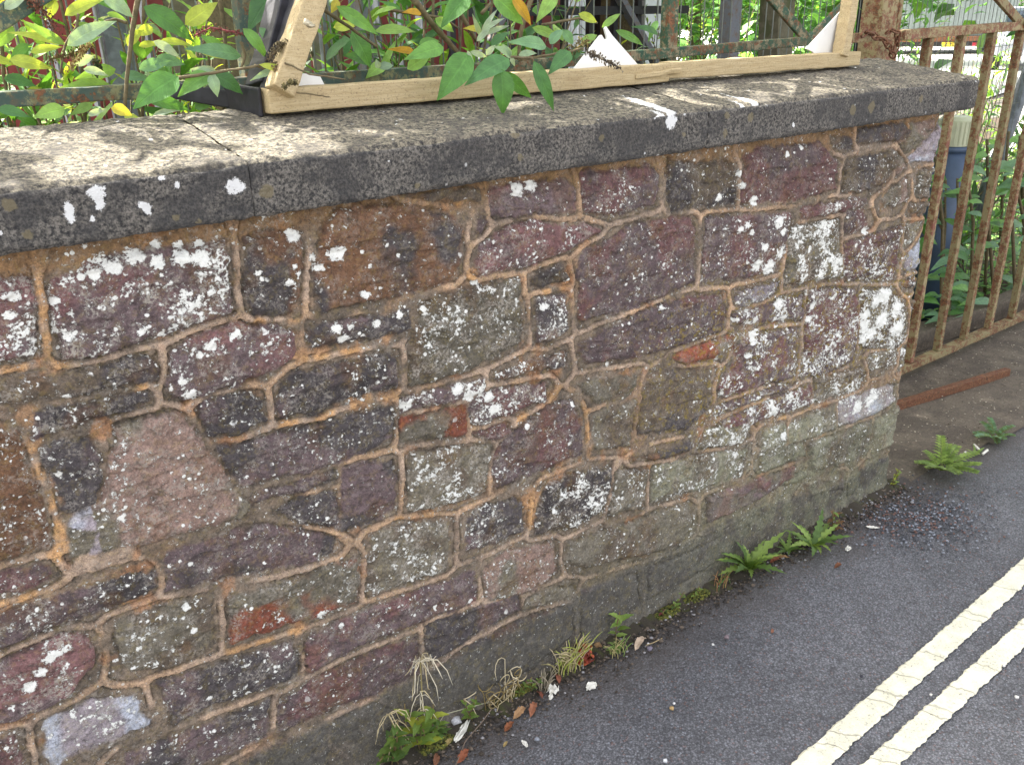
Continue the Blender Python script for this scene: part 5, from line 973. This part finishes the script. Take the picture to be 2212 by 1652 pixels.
for px, py, an, lab in ((2110, 966, .9, 'upper white cigarette end at the driveway edge'), (2128, 976, .1, 'lower white cigarette end at the driveway edge'), (2082, 981, .2, 'small broken white cigarette end near the feathery weed')):
    p = atz(px, py, .012); d = Vector((math.cos(an), math.sin(an), 0))*.022; tag(MB().tube([p-d, p+d], .0045, 8).build('cigarette_end', MAT['paper'], smooth=True), lab, 'litter', 'cigarette ends')
litter(1384, 1391, .055, .018, .25, alb(214, 204, 160), 'cream dry leaf with a long stalk on the asphalt', 'dry_leaf', 'leaf', 'vcol'); p = atz(1384, 1391, .01); 
BR = [alb(150, 88, 56), alb(118, 78, 54), alb(156, 108, 76), alb(168, 138, 92)]
for k, (px, py, L, an, lab) in enumerate([(1204, 1466, .035, 1.2, 'orange leaf just above the cream paper scrap'), (1212, 1436, .04, 1., 'orange-brown leaf below the straw grass clump'), (1152, 1533, .05, .6, 'copper leaf right of the moss cushion'), (1122, 1540, .05, .2, 'copper leaf below the curled tendrils'), (1100, 1568, .04, .3, 'tan leaf lying below the curled tendrils'),
        (1165, 1500, .03, 1.5, 'small orange leaf near the grey dead stalk'), (956, 1570, .05, 1.3, 'brown leaf standing by the dark green weed'), (968, 1602, .03, .2, 'orange leaf fragment left of the feather-shaped scrap'), (1000, 1632, .05, .4, 'russet leaf near the bottom edge'), (940, 1640, .04, .9, 'brown leaf fragment at the bottom weeds'),
        (1288, 1398, .04, 2.9, 'pinkish dead leaf beside the green grass tuft'), (1690, 1205, .05, -.6, 'brown curled leaf under the small ragged weed'), (1675, 1212, .04, -.3, 'tan folded leaf left of the dandelion'), (1810, 1222, .035, -.1, 'brown leaf below the dandelion'), (1668, 1362, .02, .5, 'orange speck of leaf alone on the asphalt'), (1092, 1606, .02, .4, 'small yellow leaf on the grit below the tendrils')]):
    litter(px, py, L*.9, L*.36, an, BR[k % 4], lab, 'fallen_leaf', 'leaf', 'vcol', .5, 'fallen leaves in the gutter')
m = MB(); p = atz(1258, 1412, .022); rs = random.Random(2)
for i in range(60): d = Vector((rs.gauss(0, 1), rs.gauss(0, 1), rs.gauss(0, 1))).normalized(); q = p+d*.02; t = q+Vector((rs.gauss(0, 1), rs.gauss(0, 1), rs.gauss(0, 1))).normalized()*.016; m.leaf(q, t, d, .014, rs.choice([alb(150, 62, 38), alb(120, 48, 32), alb(176, 84, 52)]), .4, .3, seg=4)
m.blob(p, .017, alb(100, 40, 28), 8); tag(m.build('leaf_ball', MAT['vcol']), 'rust-red crumpled ball of dead leaf against the wall foot', 'leaf')
rs = random.Random(6)
for px, py, r, c, lab in [(1938, 1510, .005, (235, 232, 225), 'white chip below the wall end, nearer of two'), (2010, 1502, .004, (235, 232, 225), 'white chip below the wall end, farther of two'), (2196, 1508, .005, (240, 240, 235), 'white chip left of the road lines'), (1451, 1533, .006, (190, 160, 110), 'round tan pebble on the asphalt'),
        (1456, 1521, .004, (235, 235, 235), 'white grain beside the tan pebble'), (1437, 1645, .005, (230, 232, 236), 'white chip at the bottom edge'), (1570, 1380, .008, (140, 125, 130), 'pinkish pebble on the open asphalt'), (1403, 1404, .008, (128, 122, 138), 'grey-mauve pebble by the cream dry leaf'), (1540, 1394, .004, (235, 235, 232), 'white grain left of the pinkish pebble'),
        (1815, 1580, .005, (240, 238, 230), 'white chip between weeds and road lines'), (1160, 1600, .007, (150, 155, 165), 'grey pebble beside the triangular chip'), (1400, 1392, .004, (240, 240, 240), 'white grain touching the cream dry leaf'), (2168, 1440, .004, (240, 240, 236), 'white fleck at the upper right of the asphalt'), (985, 1562, .014, (200, 200, 205), 'foil-like silver ball in the weeds'),
        (1860, 1462, .005, (70, 70, 78), 'dark stone chip on the open asphalt'), (2380, 1430, .004, (60, 60, 64), 'dark chip')][:15]:
    stonebit(atz(px, py, .004), r, 'pebble', lab, 'pebble', 'dirt', alb(*c), .7, 'pebbles on the asphalt')
p = atz(2300*.854, 905, 0)
stonebit(aty(2030, 712, .60), .022, 'white_disc', 'pale round disc on the kerb beside the first gate bar', 'stone', 'dirt', alb(225, 230, 225), .5)
for a_, b_, y_ in (((1395, 1393), (1430, 1378), 0), ((700, 560), (0, 0), 0)):
    if b_[0]: tag(MB().tube([atz(*a_, .01), atz(1412, 1387, .012), atz(*b_, .006)], .0012, 5, alb(180, 160, 120)).build('leaf_stalk', MAT['vcol']), 'thin dry stalk trailing from the cream leaf', 'stalk')
tag(MB().tube([atz(985, 1650, .01), atz(1005, 1600, .02), atz(1040, 1560, .02), atz(1062, 1530, .04)], .0013, 5, alb(120, 104, 90)).build('dead_stalk', MAT['vcol']), 'long thin brown stalk crossing the litter at the bottom', 'stalk')
tag(MB().tube([atz(930, 1590, .03), aty(960, 1542, -.02), aty(1010, 1528, -.015), aty(1058, 1515, -.02)], .0011, 5, alb(180, 178, 150)).build('dead_stalk', MAT['vcol']), 'thin pale stalk bridging the seed head and the curled tendrils', 'stalk')
